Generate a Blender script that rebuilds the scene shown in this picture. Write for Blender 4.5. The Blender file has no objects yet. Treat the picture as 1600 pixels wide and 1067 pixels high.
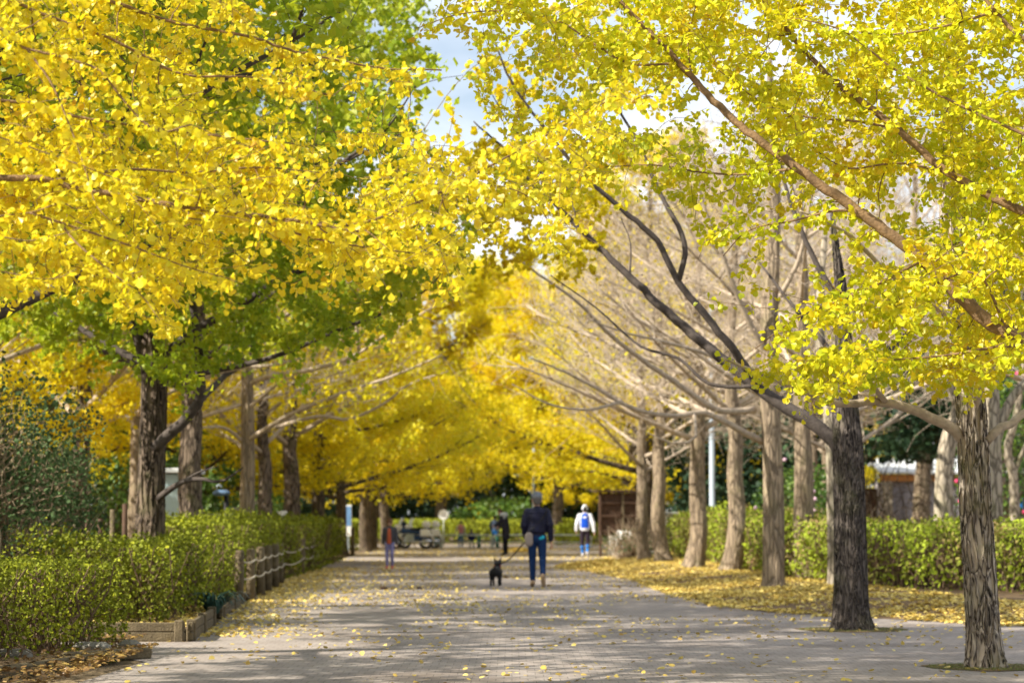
import bpy, math, random
import numpy as np
from mathutils import Vector, Matrix
PI = math.pi
R = math.radians
rng = np.random.default_rng(7)
random.seed(7)
S = bpy.context.scene
C = S.collection

# ------------------------------------------------------------------ camera
LENS, CAMH, HOR = 85.0, 1.257, 808.0
F = LENS / 36.0 * 1600.0
PITCH = math.atan((HOR - 533.5) / F)
cam_d = bpy.data.cameras.new('camera'); cam = bpy.data.objects.new('camera', cam_d); C.objects.link(cam)
cam.location = (0, 0, CAMH); cam.rotation_euler = (PI / 2 + PITCH, 0, 0)
cam_d.lens = LENS; cam_d.sensor_width = 36; cam_d.clip_end = 3000; cam_d.clip_start = 0.1
cam_d.dof.use_dof = True; cam_d.dof.focus_distance = 16.0; cam_d.dof.aperture_fstop = 3.2
S.camera = cam
# ------------------------------------------------------------------ world, sun, exposure
SUN_EL, SUN_AZ = R(38), R(-112)         # azimuth from +Y, clockwise; sun stands to the left, a little behind the camera
w = bpy.data.worlds.new('World'); S.world = w; w.use_nodes = True
nt = w.node_tree; nt.nodes.clear()
wo = nt.nodes.new('ShaderNodeOutputWorld'); bg = nt.nodes.new('ShaderNodeBackground')
sky = nt.nodes.new('ShaderNodeTexSky'); sky.sky_type = 'NISHITA'; sky.sun_disc = False
sky.sun_elevation = SUN_EL; sky.sun_rotation = SUN_AZ; sky.air_density = 1.0; sky.dust_density = 1.5; sky.ozone_density = 1.2
wtc = nt.nodes.new('ShaderNodeTexCoord'); wmp = nt.nodes.new('ShaderNodeMapping'); wmp.inputs['Scale'].default_value = (1, 1, 2.6)
wn = nt.nodes.new('ShaderNodeTexNoise'); wn.inputs['Scale'].default_value = 4.0; wn.inputs['Detail'].default_value = 7
wr = nt.nodes.new('ShaderNodeValToRGB'); wr.color_ramp.elements[0].position = 0.36; wr.color_ramp.elements[1].position = 0.6
wr.color_ramp.elements[0].color = (0, 0, 0, 1); wr.color_ramp.elements[1].color = (.85, .85, .85, 1)
wmx = nt.nodes.new('ShaderNodeMix'); wmx.data_type = 'RGBA'
nt.links.new(wtc.outputs['Generated'], wmp.inputs[0]); nt.links.new(wmp.outputs[0], wn.inputs[0]); nt.links.new(wn.outputs[0], wr.inputs[0])
nt.links.new(wr.outputs[0], wmx.inputs[0]); nt.links.new(sky.outputs[0], wmx.inputs[6]); wmx.inputs[7].default_value = (8.5, 8.7, 9.2, 1)
nt.links.new(wmx.outputs[2], bg.inputs[0]); bg.inputs[1].default_value = 0.085
nt.links.new(bg.outputs[0], wo.inputs[0])
sd = bpy.data.lights.new('sun', 'SUN'); so = bpy.data.objects.new('sun', sd); C.objects.link(so)
sd.energy = 5.0; sd.angle = R(0.53); sd.color = (1.0, 0.93, 0.82)
sdir = Vector((math.sin(SUN_AZ) * math.cos(SUN_EL), math.cos(SUN_AZ) * math.cos(SUN_EL), math.sin(SUN_EL)))
so.rotation_euler = sdir.to_track_quat('Z', 'Y').to_euler(); so.location = sdir * 60
S.view_settings.view_transform = 'Standard'; S.view_settings.look = 'None'; S.view_settings.gamma = 1
S.view_settings.exposure = 1.0
cy = S.cycles
cy.max_bounces = 8; cy.diffuse_bounces = 4; cy.glossy_bounces = 2; cy.transmission_bounces = 6; cy.transparent_max_bounces = 8
cy.use_denoising = True; cy.sample_clamp_indirect = 8; cy.caustics_reflective = False; cy.caustics_refractive = False

# ------------------------------------------------------------------ helpers: picture <-> place
cT, sT = math.cos(PITCH), math.sin(PITCH)
def P(px, py, Y):
    x = (px - 800) / F; y = (533.5 - py) / F
    d = Vector((x, cT - y * sT, sT + y * cT)); k = Y / d.y
    return Vector((d.x * k, Y, CAMH + d.z * k))
def G(px, py, z=0.0):
    x = (px - 800) / F; y = (533.5 - py) / F
    d = Vector((x, cT - y * sT, sT + y * cT)); k = (z - CAMH) / d.z
    return Vector((d.x * k, d.y * k, z))
def proj(p):
    p = np.asarray(p); q = p - np.array([0, 0, CAMH])
    f = q[..., 1] * cT + q[..., 2] * sT; u = -q[..., 1] * sT + q[..., 2] * cT
    return 800 + F * q[..., 0] / f, 533.5 - F * u / f
def inpoly(x, y, poly):
    r = np.zeros(len(x), bool); n = len(poly); j = n - 1
    for i in range(n):
        xi, yi = poly[i]; xj, yj = poly[j]
        c = ((yi > y) != (yj > y)) & (x < (xj - xi) * (y - yi) / ((yj - yi) + 1e-9) + xi)
        r ^= c; j = i
    return r
def vnoise(p, scale, seed=0):
    """trilinear value noise, 0..1"""
    q = np.asarray(p) * scale + 1000.0; i = np.floor(q).astype(np.int64); f = q - i; f = f * f * (3 - 2 * f)
    out = 0
    for dx in (0, 1):
        for dy in (0, 1):
            for dz in (0, 1):
                h = (i[:, 0] + dx) * 73856093 ^ (i[:, 1] + dy) * 19349663 ^ (i[:, 2] + dz) * 83492791 ^ (seed * 9781)
                h = (h * 1103515245 + 12345) & 0x7fffffff; h = ((h >> 8) ^ h) & 0xffff
                v = h / 65535.0
                out = out + v * (f[:, 0] if dx else 1 - f[:, 0]) * (f[:, 1] if dy else 1 - f[:, 1]) * (f[:, 2] if dz else 1 - f[:, 2])
    return out

# ------------------------------------------------------------------ helpers: objects
def tag(o, label=None, cat=None, group=None, kind=None):
    if label: o['label'] = label
    if cat: o['category'] = cat
    if group: o['group'] = group
    if kind: o['kind'] = kind
    return o
def empty(name, loc=(0, 0, 0), label=None, cat=None, group=None, rz=0):
    o = bpy.data.objects.new(name, None); C.objects.link(o); o.location = loc; o.rotation_euler = (0, 0, rz)
    o.empty_display_size = .1
    return tag(o, label, cat, group)
def link(name, me, mat=None, parent=None):
    o = bpy.data.objects.new(name, me); C.objects.link(o)
    if mat is not None:
        me.materials.clear()
        for m in (mat if isinstance(mat, (list, tuple)) else [mat]): me.materials.append(m)
    if parent is not None: o.parent = parent
    return o
def copy_tree(o, parent=None):
    c = o.copy(); C.objects.link(c); c.parent = parent
    for ch in list(o.children): copy_tree(ch, c)
    return c
def mesh_np(name, V, Fs, rnd=None, smooth=False):
    """Fs: list of int arrays (m,k)"""
    V = np.ascontiguousarray(V, np.float32).reshape(-1, 3)
    if not isinstance(Fs, list): Fs = [Fs]
    Fs = [np.asarray(f, np.int32) for f in Fs if len(f)]
    me = bpy.data.meshes.new(name)
    me.vertices.add(len(V)); me.vertices.foreach_set('co', V.ravel())
    nl = sum(f.size for f in Fs); npoly = sum(len(f) for f in Fs)
    me.loops.add(nl); me.polygons.add(npoly)
    me.loops.foreach_set('vertex_index', np.concatenate([f.ravel() for f in Fs]))
    tot = np.concatenate([np.full(len(f), f.shape[1], np.int32) for f in Fs])
    st = np.concatenate([[0], np.cumsum(tot)[:-1]]).astype(np.int32)
    me.polygons.foreach_set('loop_start', st)
    me.polygons.foreach_set('use_smooth', np.full(npoly, smooth, bool))
    me.update(calc_edges=True)
    if rnd is not None:
        a = me.attributes.new('rnd', 'FLOAT', 'FACE'); a.data.foreach_set('value', np.asarray(rnd, np.float32))
    return me
class MB:
    """collects boxes, tubes and rings into one mesh"""
    def __init__(s): s.V = []; s.F = {}; s.n = 0
    def add(s, V, Fs):
        V = np.asarray(V, float).reshape(-1, 3)
        for f in (Fs if isinstance(Fs, list) else [Fs]):
            f = np.asarray(f)
            if f.size: s.F.setdefault(f.shape[1], []).append(f + s.n)
        s.V.append(V); s.n += len(V); return s
    def box(s, c, d, rz=0, bev=0.0, M=None):
        c = np.array(c, float); hx, hy, hz = [v / 2 for v in d]
        if bev <= 0:
            v = np.array([[x, y, z] for z in (-hz, hz) for y in (-hy, hy) for x in (-hx, hx)])
            f = [[0, 2, 3, 1], [4, 5, 7, 6], [0, 1, 5, 4], [2, 6, 7, 3], [0, 4, 6, 2], [1, 3, 7, 5]]
            fs = [np.array(f)]
        else:
            b = min(bev, hx * .9, hy * .9, hz * .9)
            rr = []
            for z, ins in ((-hz, b), (-hz + b, 0), (hz - b, 0), (hz, b)):
                X, Y = hx - ins, hy - ins
                rr.append([[X, -Y + b, z], [X, Y - b, z], [X - b, Y, z], [-X + b, Y, z], [-X, Y - b, z], [-X, -Y + b, z], [-X + b, -Y, z], [X - b, -Y, z]])
            v = np.array(rr).reshape(-1, 3)
            q = [[k * 8 + i, k * 8 + (i + 1) % 8, (k + 1) * 8 + (i + 1) % 8, (k + 1) * 8 + i] for k in range(3) for i in range(8)]
            fs = [np.array(q), np.array([list(range(7, -1, -1)), list(range(24, 32))])]
        if M is not None: v = v @ np.array(M.to_3x3()).T
        if rz:
            a, b2 = math.cos(rz), math.sin(rz); v = v @ np.array([[a, b2, 0], [-b2, a, 0], [0, 0, 1]])
        return s.add(v + c, fs)
    def tube(s, pts, rad, n=8, caps=True):
        pts = np.array([list(p) for p in pts], float); k = len(pts)
        rad = np.full(k, rad, float) if np.isscalar(rad) else np.array(rad, float)
        V, Fq = tube_batch(pts[None], rad[None], n); s.add(V, [Fq])
        if caps: s.F.setdefault(n, []).append(np.array([list(range(n))[::-1], [(k - 1) * n + i for i in range(n)]]) + s.n - len(V))
        return s
    def torus(s, c, Rr, r, axis='x', n=24, m=8):
        a = np.linspace(0, 2 * PI, n, endpoint=False); b = np.linspace(0, 2 * PI, m, endpoint=False)
        A, B = np.meshgrid(a, b, indexing='ij'); rr = Rr + r * np.cos(B)
        X, Y, Z = rr * np.cos(A), rr * np.sin(A), r * np.sin(B)
        v = {'z': (X, Y, Z), 'x': (Z, X, Y), 'y': (X, Z, Y)}[axis]
        V = np.stack(v, -1).reshape(-1, 3) + np.array(c)
        Fq = [[i * m + j, ((i + 1) % n) * m + j, ((i + 1) % n) * m + (j + 1) % m, i * m + (j + 1) % m] for i in range(n) for j in range(m)]
        return s.add(V, np.array(Fq))
    def ell(s, c, r, n=12, m=8, M=None):
        V, Fq, Ft = ellipsoid(r, n, m)
        if M is not None: V = V @ np.array(M.to_3x3()).T
        return s.add(V + np.array(c), [Fq, Ft])
    def mesh(s, name, smooth=False): return mesh_np(name, np.concatenate(s.V), [np.concatenate(f) for f in s.F.values()], smooth=smooth)
    def build(s, name, mat, parent=None, smooth=False): return link(name, s.mesh(name, smooth), mat, parent)
def ellipsoid(r, n=12, m=8):
    V = [[0, 0, -r[2]]]
    for j in range(1, m):
        t = PI * j / m
        for i in range(n):
            a = 2 * PI * i / n; V.append([r[0] * math.sin(t) * math.cos(a), r[1] * math.sin(t) * math.sin(a), -r[2] * math.cos(t)])
    V.append([0, 0, r[2]])
    q = [[1 + j * n + i, 1 + j * n + (i + 1) % n, 1 + (j + 1) * n + (i + 1) % n, 1 + (j + 1) * n + i] for j in range(m - 2) for i in range(n)]
    t = [[0, 1 + (i + 1) % n, 1 + i] for i in range(n)] + [[len(V) - 1, 1 + (m - 2) * n + i, 1 + (m - 2) * n + (i + 1) % n] for i in range(n)]
    return np.array(V), np.array(q), np.array(t)
def tube_batch(pts, rad, n):
    """pts (m,k,3), rad (m,k) -> verts, quads"""
    m, k, _ = pts.shape
    t = np.gradient(pts, axis=1) if k > 1 else pts; t /= np.linalg.norm(t, axis=-1, keepdims=True) + 1e-9
    mt = t.mean(1); ref = np.where(np.abs(mt[:, 2:3]) > .8, np.array([[1., 0, 0]]), np.array([[0, 0, 1.]]))
    u = np.cross(t, ref[:, None, :]); u /= np.linalg.norm(u, axis=-1, keepdims=True) + 1e-9
    v = np.cross(u, t)
    a = np.linspace(0, 2 * PI, n, endpoint=False)
    ring = u[:, :, None, :] * np.cos(a)[None, None, :, None] + v[:, :, None, :] * np.sin(a)[None, None, :, None]
    V = pts[:, :, None, :] + ring * rad[:, :, None, None]
    I = np.arange(m)[:, None, None] * (k * n) + np.arange(k - 1)[None, :, None] * n
    j = np.arange(n)[None, None, :]; j2 = (j + 1) % n
    Q = np.stack([I + j, I + j2, I + n + j2, I + n + j], -1).reshape(-1, 4)
    return V.reshape(-1, 3), Q
def smooth_line(pts, k):
    """Catmull-Rom resample"""
    p = np.array([list(q) for q in pts], float)
    if len(p) == 2: p = np.array([p[0], (p[0] + p[1]) / 2, p[1]])
    e = np.vstack([2 * p[0] - p[1], p, 2 * p[-1] - p[-2]]); L = np.concatenate([[0], np.cumsum(np.linalg.norm(np.diff(p, axis=0), axis=1))])
    out = []
    for s_ in np.linspace(0, L[-1], k):
        i = min(max(np.searchsorted(L, s_, 'right') - 1, 0), len(p) - 2); t = (s_ - L[i]) / (L[i + 1] - L[i] + 1e-9)
        a, b, c, d = e[i], e[i + 1], e[i + 2], e[i + 3]
        out.append(.5 * (2 * b + (c - a) * t + (2 * a - 5 * b + 4 * c - d) * t * t + (3 * b - a - 3 * c + d) * t ** 3))
    return np.array(out)

# ------------------------------------------------------------------ helpers: materials
def mat(name, col, rough=.7, spec=.3, metal=0, var=.15, scale=6, bump=0, bscale=40):
    m = bpy.data.materials.new(name); m.use_nodes = True; n = m.node_tree; b = n.nodes['Principled BSDF']
    b.inputs['Roughness'].default_value = rough; b.inputs['Specular IOR Level'].default_value = spec; b.inputs['Metallic'].default_value = metal
    tc = n.nodes.new('ShaderNodeTexCoord'); no = n.nodes.new('ShaderNodeTexNoise'); no.inputs['Scale'].default_value = scale; no.inputs['Detail'].default_value = 6
    n.links.new(tc.outputs['Object'], no.inputs[0])
    r = n.nodes.new('ShaderNodeValToRGB'); r.color_ramp.elements[0].position = .3; r.color_ramp.elements[1].position = .7
    r.color_ramp.elements[0].color = (*[c * (1 - var) for c in col], 1); r.color_ramp.elements[1].color = (*[min(1, c * (1 + var)) for c in col], 1)
    n.links.new(no.outputs[0], r.inputs[0]); n.links.new(r.outputs[0], b.inputs['Base Color'])
    if bump:
        n2 = n.nodes.new('ShaderNodeTexNoise'); n2.inputs['Scale'].default_value = bscale; n2.inputs['Detail'].default_value = 5
        n.links.new(tc.outputs['Object'], n2.inputs[0]); bp = n.nodes.new('ShaderNodeBump'); bp.inputs['Strength'].default_value = bump; bp.inputs['Distance'].default_value = .02
        n.links.new(n2.outputs[0], bp.inputs['Height']); n.links.new(bp.outputs[0], b.inputs['Normal'])
    return m
def ramp(n, stops):
    r = n.nodes.new('ShaderNodeValToRGB'); e = r.color_ramp.elements
    e[0].position = stops[0][0]; e[0].color = (*stops[0][1], 1); e[1].position = stops[-1][0]; e[1].color = (*stops[-1][1], 1)
    for p, c in stops[1:-1]: x = e.new(p); x.color = (*c, 1)
    return r
def leafmat(name, stops, nscale=.8, nw=.45, trans=.45, rough=.45, spec=.35, tint=(1, 1, 1)):
    """colour picked per leaf (rnd), drifting from bough to bough (noise)"""
    m = bpy.data.materials.new(name); m.use_nodes = True; n = m.node_tree; n.nodes.clear(); L = n.links.new
    at = n.nodes.new('ShaderNodeAttribute'); at.attribute_name = 'rnd'
    ge = n.nodes.new('ShaderNodeNewGeometry'); no = n.nodes.new('ShaderNodeTexNoise'); no.inputs['Scale'].default_value = nscale; no.inputs['Detail'].default_value = 3
    L(ge.outputs['Position'], no.inputs[0])
    ma = n.nodes.new('ShaderNodeMath'); ma.operation = 'MULTIPLY_ADD'; ma.inputs[1].default_value = 2.4; ma.inputs[2].default_value = -.7; L(no.outputs[0], ma.inputs[0])
    mx = n.nodes.new('ShaderNodeMix'); mx.inputs[0].default_value = nw; L(at.outputs['Fac'], mx.inputs[2]); L(ma.outputs[0], mx.inputs[3])
    r = ramp(n, stops); L(mx.outputs[0], r.inputs[0])
    b = n.nodes.new('ShaderNodeBsdfPrincipled'); b.inputs['Roughness'].default_value = rough; b.inputs['Specular IOR Level'].default_value = spec
    L(r.outputs[0], b.inputs['Base Color'])
    t = n.nodes.new('ShaderNodeBsdfTranslucent'); L(r.outputs[0], t.inputs[0])
    ms = n.nodes.new('ShaderNodeMixShader'); ms.inputs[0].default_value = trans; L(b.outputs[0], ms.inputs[1]); L(t.outputs[0], ms.inputs[2])
    o = n.nodes.new('ShaderNodeOutputMaterial'); L(ms.outputs[0], o.inputs[0])
    return m
def barkmat(name, dark, light, scale=16, zs=.16, disp=0.0, moss=0.0, bump=.7):
    m = bpy.data.materials.new(name); m.use_nodes = True; n = m.node_tree; L = n.links.new; b = n.nodes['Principled BSDF']
    b.inputs['Roughness'].default_value = .9; b.inputs['Specular IOR Level'].default_value = .15
    tc = n.nodes.new('ShaderNodeTexCoord'); mp = n.nodes.new('ShaderNodeMapping'); mp.inputs['Scale'].default_value = (1, 1, zs); L(tc.outputs['Object'], mp.inputs[0])
    no = n.nodes.new('ShaderNodeTexNoise'); no.inputs['Scale'].default_value = scale * .35; no.inputs['Detail'].default_value = 3; L(mp.outputs[0], no.inputs[0])
    va = n.nodes.new('ShaderNodeVectorMath'); va.operation = 'MULTIPLY_ADD'; va.inputs[1].default_value = (.2, .2, .2); L(no.outputs['Color'], va.inputs[0]); L(mp.outputs[0], va.inputs[2])
    vo = n.nodes.new('ShaderNodeTexVoronoi'); vo.feature = 'DISTANCE_TO_EDGE'; vo.inputs['Scale'].default_value = scale; L(va.outputs[0], vo.inputs['Vector'])
    fi = n.nodes.new('ShaderNodeTexNoise'); fi.inputs['Scale'].default_value = scale * 4; fi.inputs['Detail'].default_value = 6; fi.inputs['Roughness'].default_value = .7; L(mp.outputs[0], fi.inputs[0])
    ad = n.nodes.new('ShaderNodeMath'); ad.operation = 'MULTIPLY_ADD'; ad.inputs[1].default_value = .35; L(fi.outputs[0], ad.inputs[0])
    mr = n.nodes.new('ShaderNodeMapRange'); mr.interpolation_type = 'SMOOTHSTEP'; mr.inputs['From Max'].default_value = .24; L(vo.outputs['Distance'], mr.inputs['Value']); L(mr.outputs[0], ad.inputs[2])
    r = ramp(n, [(.16, dark), (.5, [a * .4 + c * .6 for a, c in zip(dark, light)]), (1, light)]); L(ad.outputs[0], r.inputs[0])
    last = r.outputs[0]
    if moss:
        n3 = n.nodes.new('ShaderNodeTexNoise'); n3.inputs['Scale'].default_value = 3.5; n3.inputs['Detail'].default_value = 4; L(tc.outputs['Object'], n3.inputs[0])
        r3 = ramp(n, [(.52, (0, 0, 0)), (.72, (moss, moss, moss))]); L(n3.outputs[0], r3.inputs[0])
        mx = n.nodes.new('ShaderNodeMix'); mx.data_type = 'RGBA'; L(r3.outputs[0], mx.inputs[0]); L(last, mx.inputs[6]); mx.inputs[7].default_value = (.16, .17, .05, 1); last = mx.outputs[2]
    L(last, b.inputs['Base Color'])
    if disp:
        d = n.nodes.new('ShaderNodeDisplacement'); d.inputs['Scale'].default_value = disp; d.inputs['Midlevel'].default_value = .6; L(ad.outputs[0], d.inputs['Height'])
        L(d.outputs[0], n.nodes['Material Output'].inputs['Displacement']); m.displacement_method = 'BOTH'
    else:
        bp = n.nodes.new('ShaderNodeBump'); bp.inputs['Strength'].default_value = bump; bp.inputs['Distance'].default_value = .03; L(ad.outputs[0], bp.inputs['Height']); L(bp.outputs[0], b.inputs['Normal'])
    return m
M = {}
M['bark_near'] = barkmat('bark_near', (.045, .032, .025), (.52, .44, .35), 19, .17, .03, .45)
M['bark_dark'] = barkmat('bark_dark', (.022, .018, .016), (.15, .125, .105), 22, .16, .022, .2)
M['bark_brown'] = barkmat('bark_brown', (.035, .026, .02), (.19, .145, .105), 16, .14, .03, .3)
M['bark_tan'] = barkmat('bark_tan', (.15, .115, .08), (.34, .265, .18), 16, .14, 0, .25)
M['bark_pale'] = barkmat('bark_pale', (.13, .11, .08), (.42, .36, .27), 10, .3, 0, .4, .4)
M['bark_far'] = barkmat('bark_far', (.05, .038, .028), (.15, .115, .08), 12, .2, 0, .2)
M['limb_near'] = mat('limb_near', (.2, .125, .06), .8, .2, 0, .35, 18, .5, 60)
M['limb_pale'] = mat('limb_pale', (.42, .34, .25), .8, .2, 0, .25, 14, .5, 50)
M['limb_grey'] = mat('limb_grey', (.48, .39, .29), .8, .2, 0, .3, 10, .5, 50)
M['limb_dark'] = mat('limb_dark', (.085, .07, .06), .85, .15, 0, .3, 12, .6, 50)
M['twig_tan'] = mat('twig_tan', (.42, .32, .23), .8, .2, 0, .3, 3)
YEL = [(0, (.34, .15, .02)), (.12, (.60, .38, .012)), (.3, (.74, .58, .012)), (.65, (.76, .67, .02)), (1, (.52, .58, .02))]
LIME = [(0, (.55, .28, .012)), (.15, (.72, .52, .012)), (.42, (.72, .65, .015)), (.72, (.56, .60, .015)), (1, (.34, .46, .02))]
GRN = [(0, (.62, .54, .02)), (.3, (.48, .50, .02)), (.65, (.32, .42, .02)), (1, (.18, .30, .02))]
GOLD = [(0, (.64, .42, .01)), (.25, (.78, .60, .012)), (.65, (.79, .70, .02)), (1, (.66, .70, .05))]
M['leaf_yellow'] = leafmat('ginkgo_leaf_yellow', YEL, 1.3, .42, .45, .4, .5)
M['leaf_lime'] = leafmat('ginkgo_leaf_lime', LIME, 1.1, .5, .45, .4, .5)
M['leaf_green'] = leafmat('ginkgo_leaf_green', GRN, .5, .5, .5)
M['leaf_gold'] = leafmat('ginkgo_leaf_gold', GOLD, .35, .55, .58)
M['leaf_hedge'] = leafmat('hedge_leaf', [(0, (.13, .07, .03)), (.2, (.12, .13, .015)), (.55, (.20, .235, .015)), (.85, (.36, .38, .02)), (1, (.5, .44, .03))], .9, .4, .15, .65, .15)
M['leaf_hedge_brown'] = leafmat('hedge_leaf_brown', [(0, (.24, .14, .07)), (.25, (.3, .21, .09)), (.5, (.23, .29, .025)), (.85, (.36, .44, .03)), (1, (.52, .52, .04))], 1.4, .5, .15, .65, .15)
M['leaf_dark'] = leafmat('evergreen_leaf', [(0, (.015, .035, .02)), (.5, (.03, .065, .03)), (.85, (.06, .12, .045)), (1, (.14, .2, .08))], .5, .4, .2, .6, .25)
M['leaf_mid'] = leafmat('broad_leaf', [(0, (.04, .09, .02)), (.5, (.1, .2, .03)), (1, (.3, .42, .06))], .5, .4, .35, .4, .5)
M['leaf_shrub'] = leafmat('shrub_leaf', [(0, (.26, .16, .09)), (.25, (.06, .09, .035)), (.6, (.09, .15, .055)), (.92, (.16, .24, .09)), (1, (.4, .28, .18))], .9, .3, .25, .7, .15)
M['litter'] = leafmat('fallen_leaf', [(0, (.25, .14, .05)), (.2, (.5, .33, .08)), (.5, (.70, .53, .12)), (.85, (.80, .66, .22)), (1, (.8, .72, .42))], .8, .3, .15, .6, .2)
M['stem'] = mat('hedge_stem', (.14, .095, .06), .9, .1, 0, .3, 6)
M['stem_pale'] = mat('shrub_stem', (.34, .26, .17), .85, .1, 0, .3, 6)
M['pink'] = mat('camellia_petal', (.8, .08, .2), .6)
M['palepink'] = mat('pale_petal', (.75, .5, .6), .6)
M['wood'] = mat('weathered_wood', (.14, .11, .065), .85, .2, 0, .3, 10, .6, 60)
M['wood_dark'] = mat('board_wood', (.085, .05, .032), .8, .2, 0, .25, 8, .3)
M['rope'] = mat('rope', (.45, .4, .3), .9)
M['white'] = mat('white_paint', (.85, .85, .83), .5, .4, 0, .06, 3)
M['offwhite'] = mat('offwhite_wall', (.55, .57, .57), .8, .2, 0, .1, 2)
M['bluewall'] = mat('pale_panel', (.42, .52, .52), .7, .2, 0, .12, 2)
M['greywall'] = mat('grey_wall', (.3, .28, .29), .85, .2, 0, .12, 1.5)
M['steel'] = mat('galvanised_steel', (.36, .42, .46), .45, .5, .3, .08, 3)
M['rail'] = mat('rail_steel', (.42, .46, .42), .4, .5, .3, .1, 3)
M['greenpost'] = mat('green_enamel', (.02, .13, .08), .5)
M['orange'] = mat('eave_board', (.5, .22, .06), .7)
M['concrete'] = mat('concrete', (.24, .225, .19), .9, .2, 0, .15, 5, .4, 60)
M['blue'] = mat('blue_enamel', (.02, .22, .6), .5)
M['black'] = mat('black_rubber', (.012, .012, .013), .6)
M['chrome'] = mat('chrome', (.6, .6, .62), .2, .5, .9, .02)
M['navy_paint'] = mat('navy_paint', (.02, .06, .16), .25, .5)
M['glass'] = mat('clear_screen', (.6, .68, .72), .1, .5)
M['skin'] = mat('skin', (.55, .33, .23), .55, .3, 0, .05)
M['hair'] = mat('hair', (.02, .015, .012), .6)
def cloth(name, col, rough=.85, bump=.25): return mat(name, col, rough, .15, 0, .15, 12, bump, 30)
# ------------------------------------------------------------------ the ground, the path, the beds
def groundmat():
    m = bpy.data.materials.new('soil'); m.use_nodes = True; n = m.node_tree; L = n.links.new; b = n.nodes['Principled BSDF']; b.inputs['Roughness'].default_value = .95; b.inputs['Specular IOR Level'].default_value = .1
    ge = n.nodes.new('ShaderNodeNewGeometry'); no = n.nodes.new('ShaderNodeTexNoise'); no.inputs['Scale'].default_value = .9; no.inputs['Detail'].default_value = 9; L(ge.outputs['Position'], no.inputs[0])
    r = ramp(n, [(.3, (.1, .075, .05)), (.5, (.2, .15, .09)), (.7, (.3, .23, .13))]); L(no.outputs[0], r.inputs[0]); L(r.outputs[0], b.inputs['Base Color'])
    bp = n.nodes.new('ShaderNodeBump'); bp.inputs['Strength'].default_value = .6; bp.inputs['Distance'].default_value = .05; n2 = n.nodes.new('ShaderNodeTexNoise'); n2.inputs['Scale'].default_value = 14; n2.inputs['Detail'].default_value = 6
    L(ge.outputs['Position'], n2.inputs[0]); L(n2.outputs[0], bp.inputs['Height']); L(bp.outputs[0], b.inputs['Normal']); return m
def pathmat():
    m = bpy.data.materials.new('paving'); m.use_nodes = True; n = m.node_tree; L = n.links.new; b = n.nodes['Principled BSDF']; b.inputs['Roughness'].default_value = .85; b.inputs['Specular IOR Level'].default_value = .25
    ge = n.nodes.new('ShaderNodeNewGeometry')
    br = n.nodes.new('ShaderNodeTexBrick'); br.inputs['Scale'].default_value = 1.0; br.inputs['Brick Width'].default_value = .125; br.inputs['Row Height'].default_value = .25; br.offset = .5
    br.inputs['Mortar Size'].default_value = .004; br.inputs['Mortar Smooth'].default_value = .3
    br.inputs['Color1'].default_value = (.285, .243, .21, 1); br.inputs['Color2'].default_value = (.33, .288, .252, 1); br.inputs['Mortar'].default_value = (.17, .148, .13, 1); br.inputs['Bias'].default_value = -.1
    L(ge.outputs['Position'], br.inputs[0])
    no = n.nodes.new('ShaderNodeTexNoise'); no.inputs['Scale'].default_value = .45; no.inputs['Detail'].default_value = 8; no.inputs['Roughness'].default_value = .65; L(ge.outputs['Position'], no.inputs[0])
    r = ramp(n, [(.32, (.62, .59, .55)), (.5, (1, 1, 1)), (.7, (1.2, 1.18, 1.14))]); L(no.outputs[0], r.inputs[0])
    mx = n.nodes.new('ShaderNodeMix'); mx.data_type = 'RGBA'; mx.blend_type = 'MULTIPLY'; mx.inputs[0].default_value = 1; L(br.outputs[0], mx.inputs[6]); L(r.outputs[0], mx.inputs[7])
    f = n.nodes.new('ShaderNodeTexNoise'); f.inputs['Scale'].default_value = 60; f.inputs['Detail'].default_value = 4; L(ge.outputs['Position'], f.inputs[0])
    r2 = ramp(n, [(.3, (.82, .82, .82)), (.7, (1.15, 1.15, 1.15))]); L(f.outputs[0], r2.inputs[0])
    m2 = n.nodes.new('ShaderNodeMix'); m2.data_type = 'RGBA'; m2.blend_type = 'MULTIPLY'; m2.inputs[0].default_value = 1; L(mx.outputs[2], m2.inputs[6]); L(r2.outputs[0], m2.inputs[7]); L(m2.outputs[2], b.inputs['Base Color'])
    bp = n.nodes.new('ShaderNodeBump'); bp.inputs['Strength'].default_value = .35; bp.inputs['Distance'].default_value = .006; L(br.outputs['Fac'], bp.inputs['Height']); bp.invert = True; L(bp.outputs[0], b.inputs['Normal'])
    return m
g = mesh_np('ground', [[-600, -60, -.004], [600, -60, -.004], [600, 1400, -.004], [-600, 1400, -.004]], np.array([[0, 1, 2, 3]]))
tag(link('ground', g, groundmat()), kind='structure')
# the path as a strip: left and right edge by distance
LE = [(-4.3, -20), (-3.6, 8), (-3.4, 16), (-3.2, 21.2), (-3.4, 21.6), (-5.8, 22.2), (-5.8, 24.5), (-3.25, 24.6), (-3.95, 36), (-4.4, 45), (-5.0, 62), (-5.2, 80), (-5.4, 100), (-9, 103)]
def edge_at(E, y): return np.interp(y, [e[1] for e in E], [e[0] for e in E])
REy = [(9, -20), (8.2, 8), (7.2, 20), (6.4, 27), (5.2, 29.3), (4.1, 30.8), (3.1, 33.4), (2.75, 38.9), (2.6, 48), (1.7, 60), (2.2, 68), (4.0, 80), (4.6, 96), (30, 103)]
ys = sorted(set([e[1] for e in LE] + [e[1] for e in REy] + list(range(-18, 102, 3))))
V = []; 
for y in ys: V += [[edge_at(LE, y), y, .004], [edge_at(REy, y) + .12 * math.sin(y * 1.7), y, .004]]
V += [[-40, 105, .004], [60, 105, .004], [-40, 112, .004], [60, 112, .004]]
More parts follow.
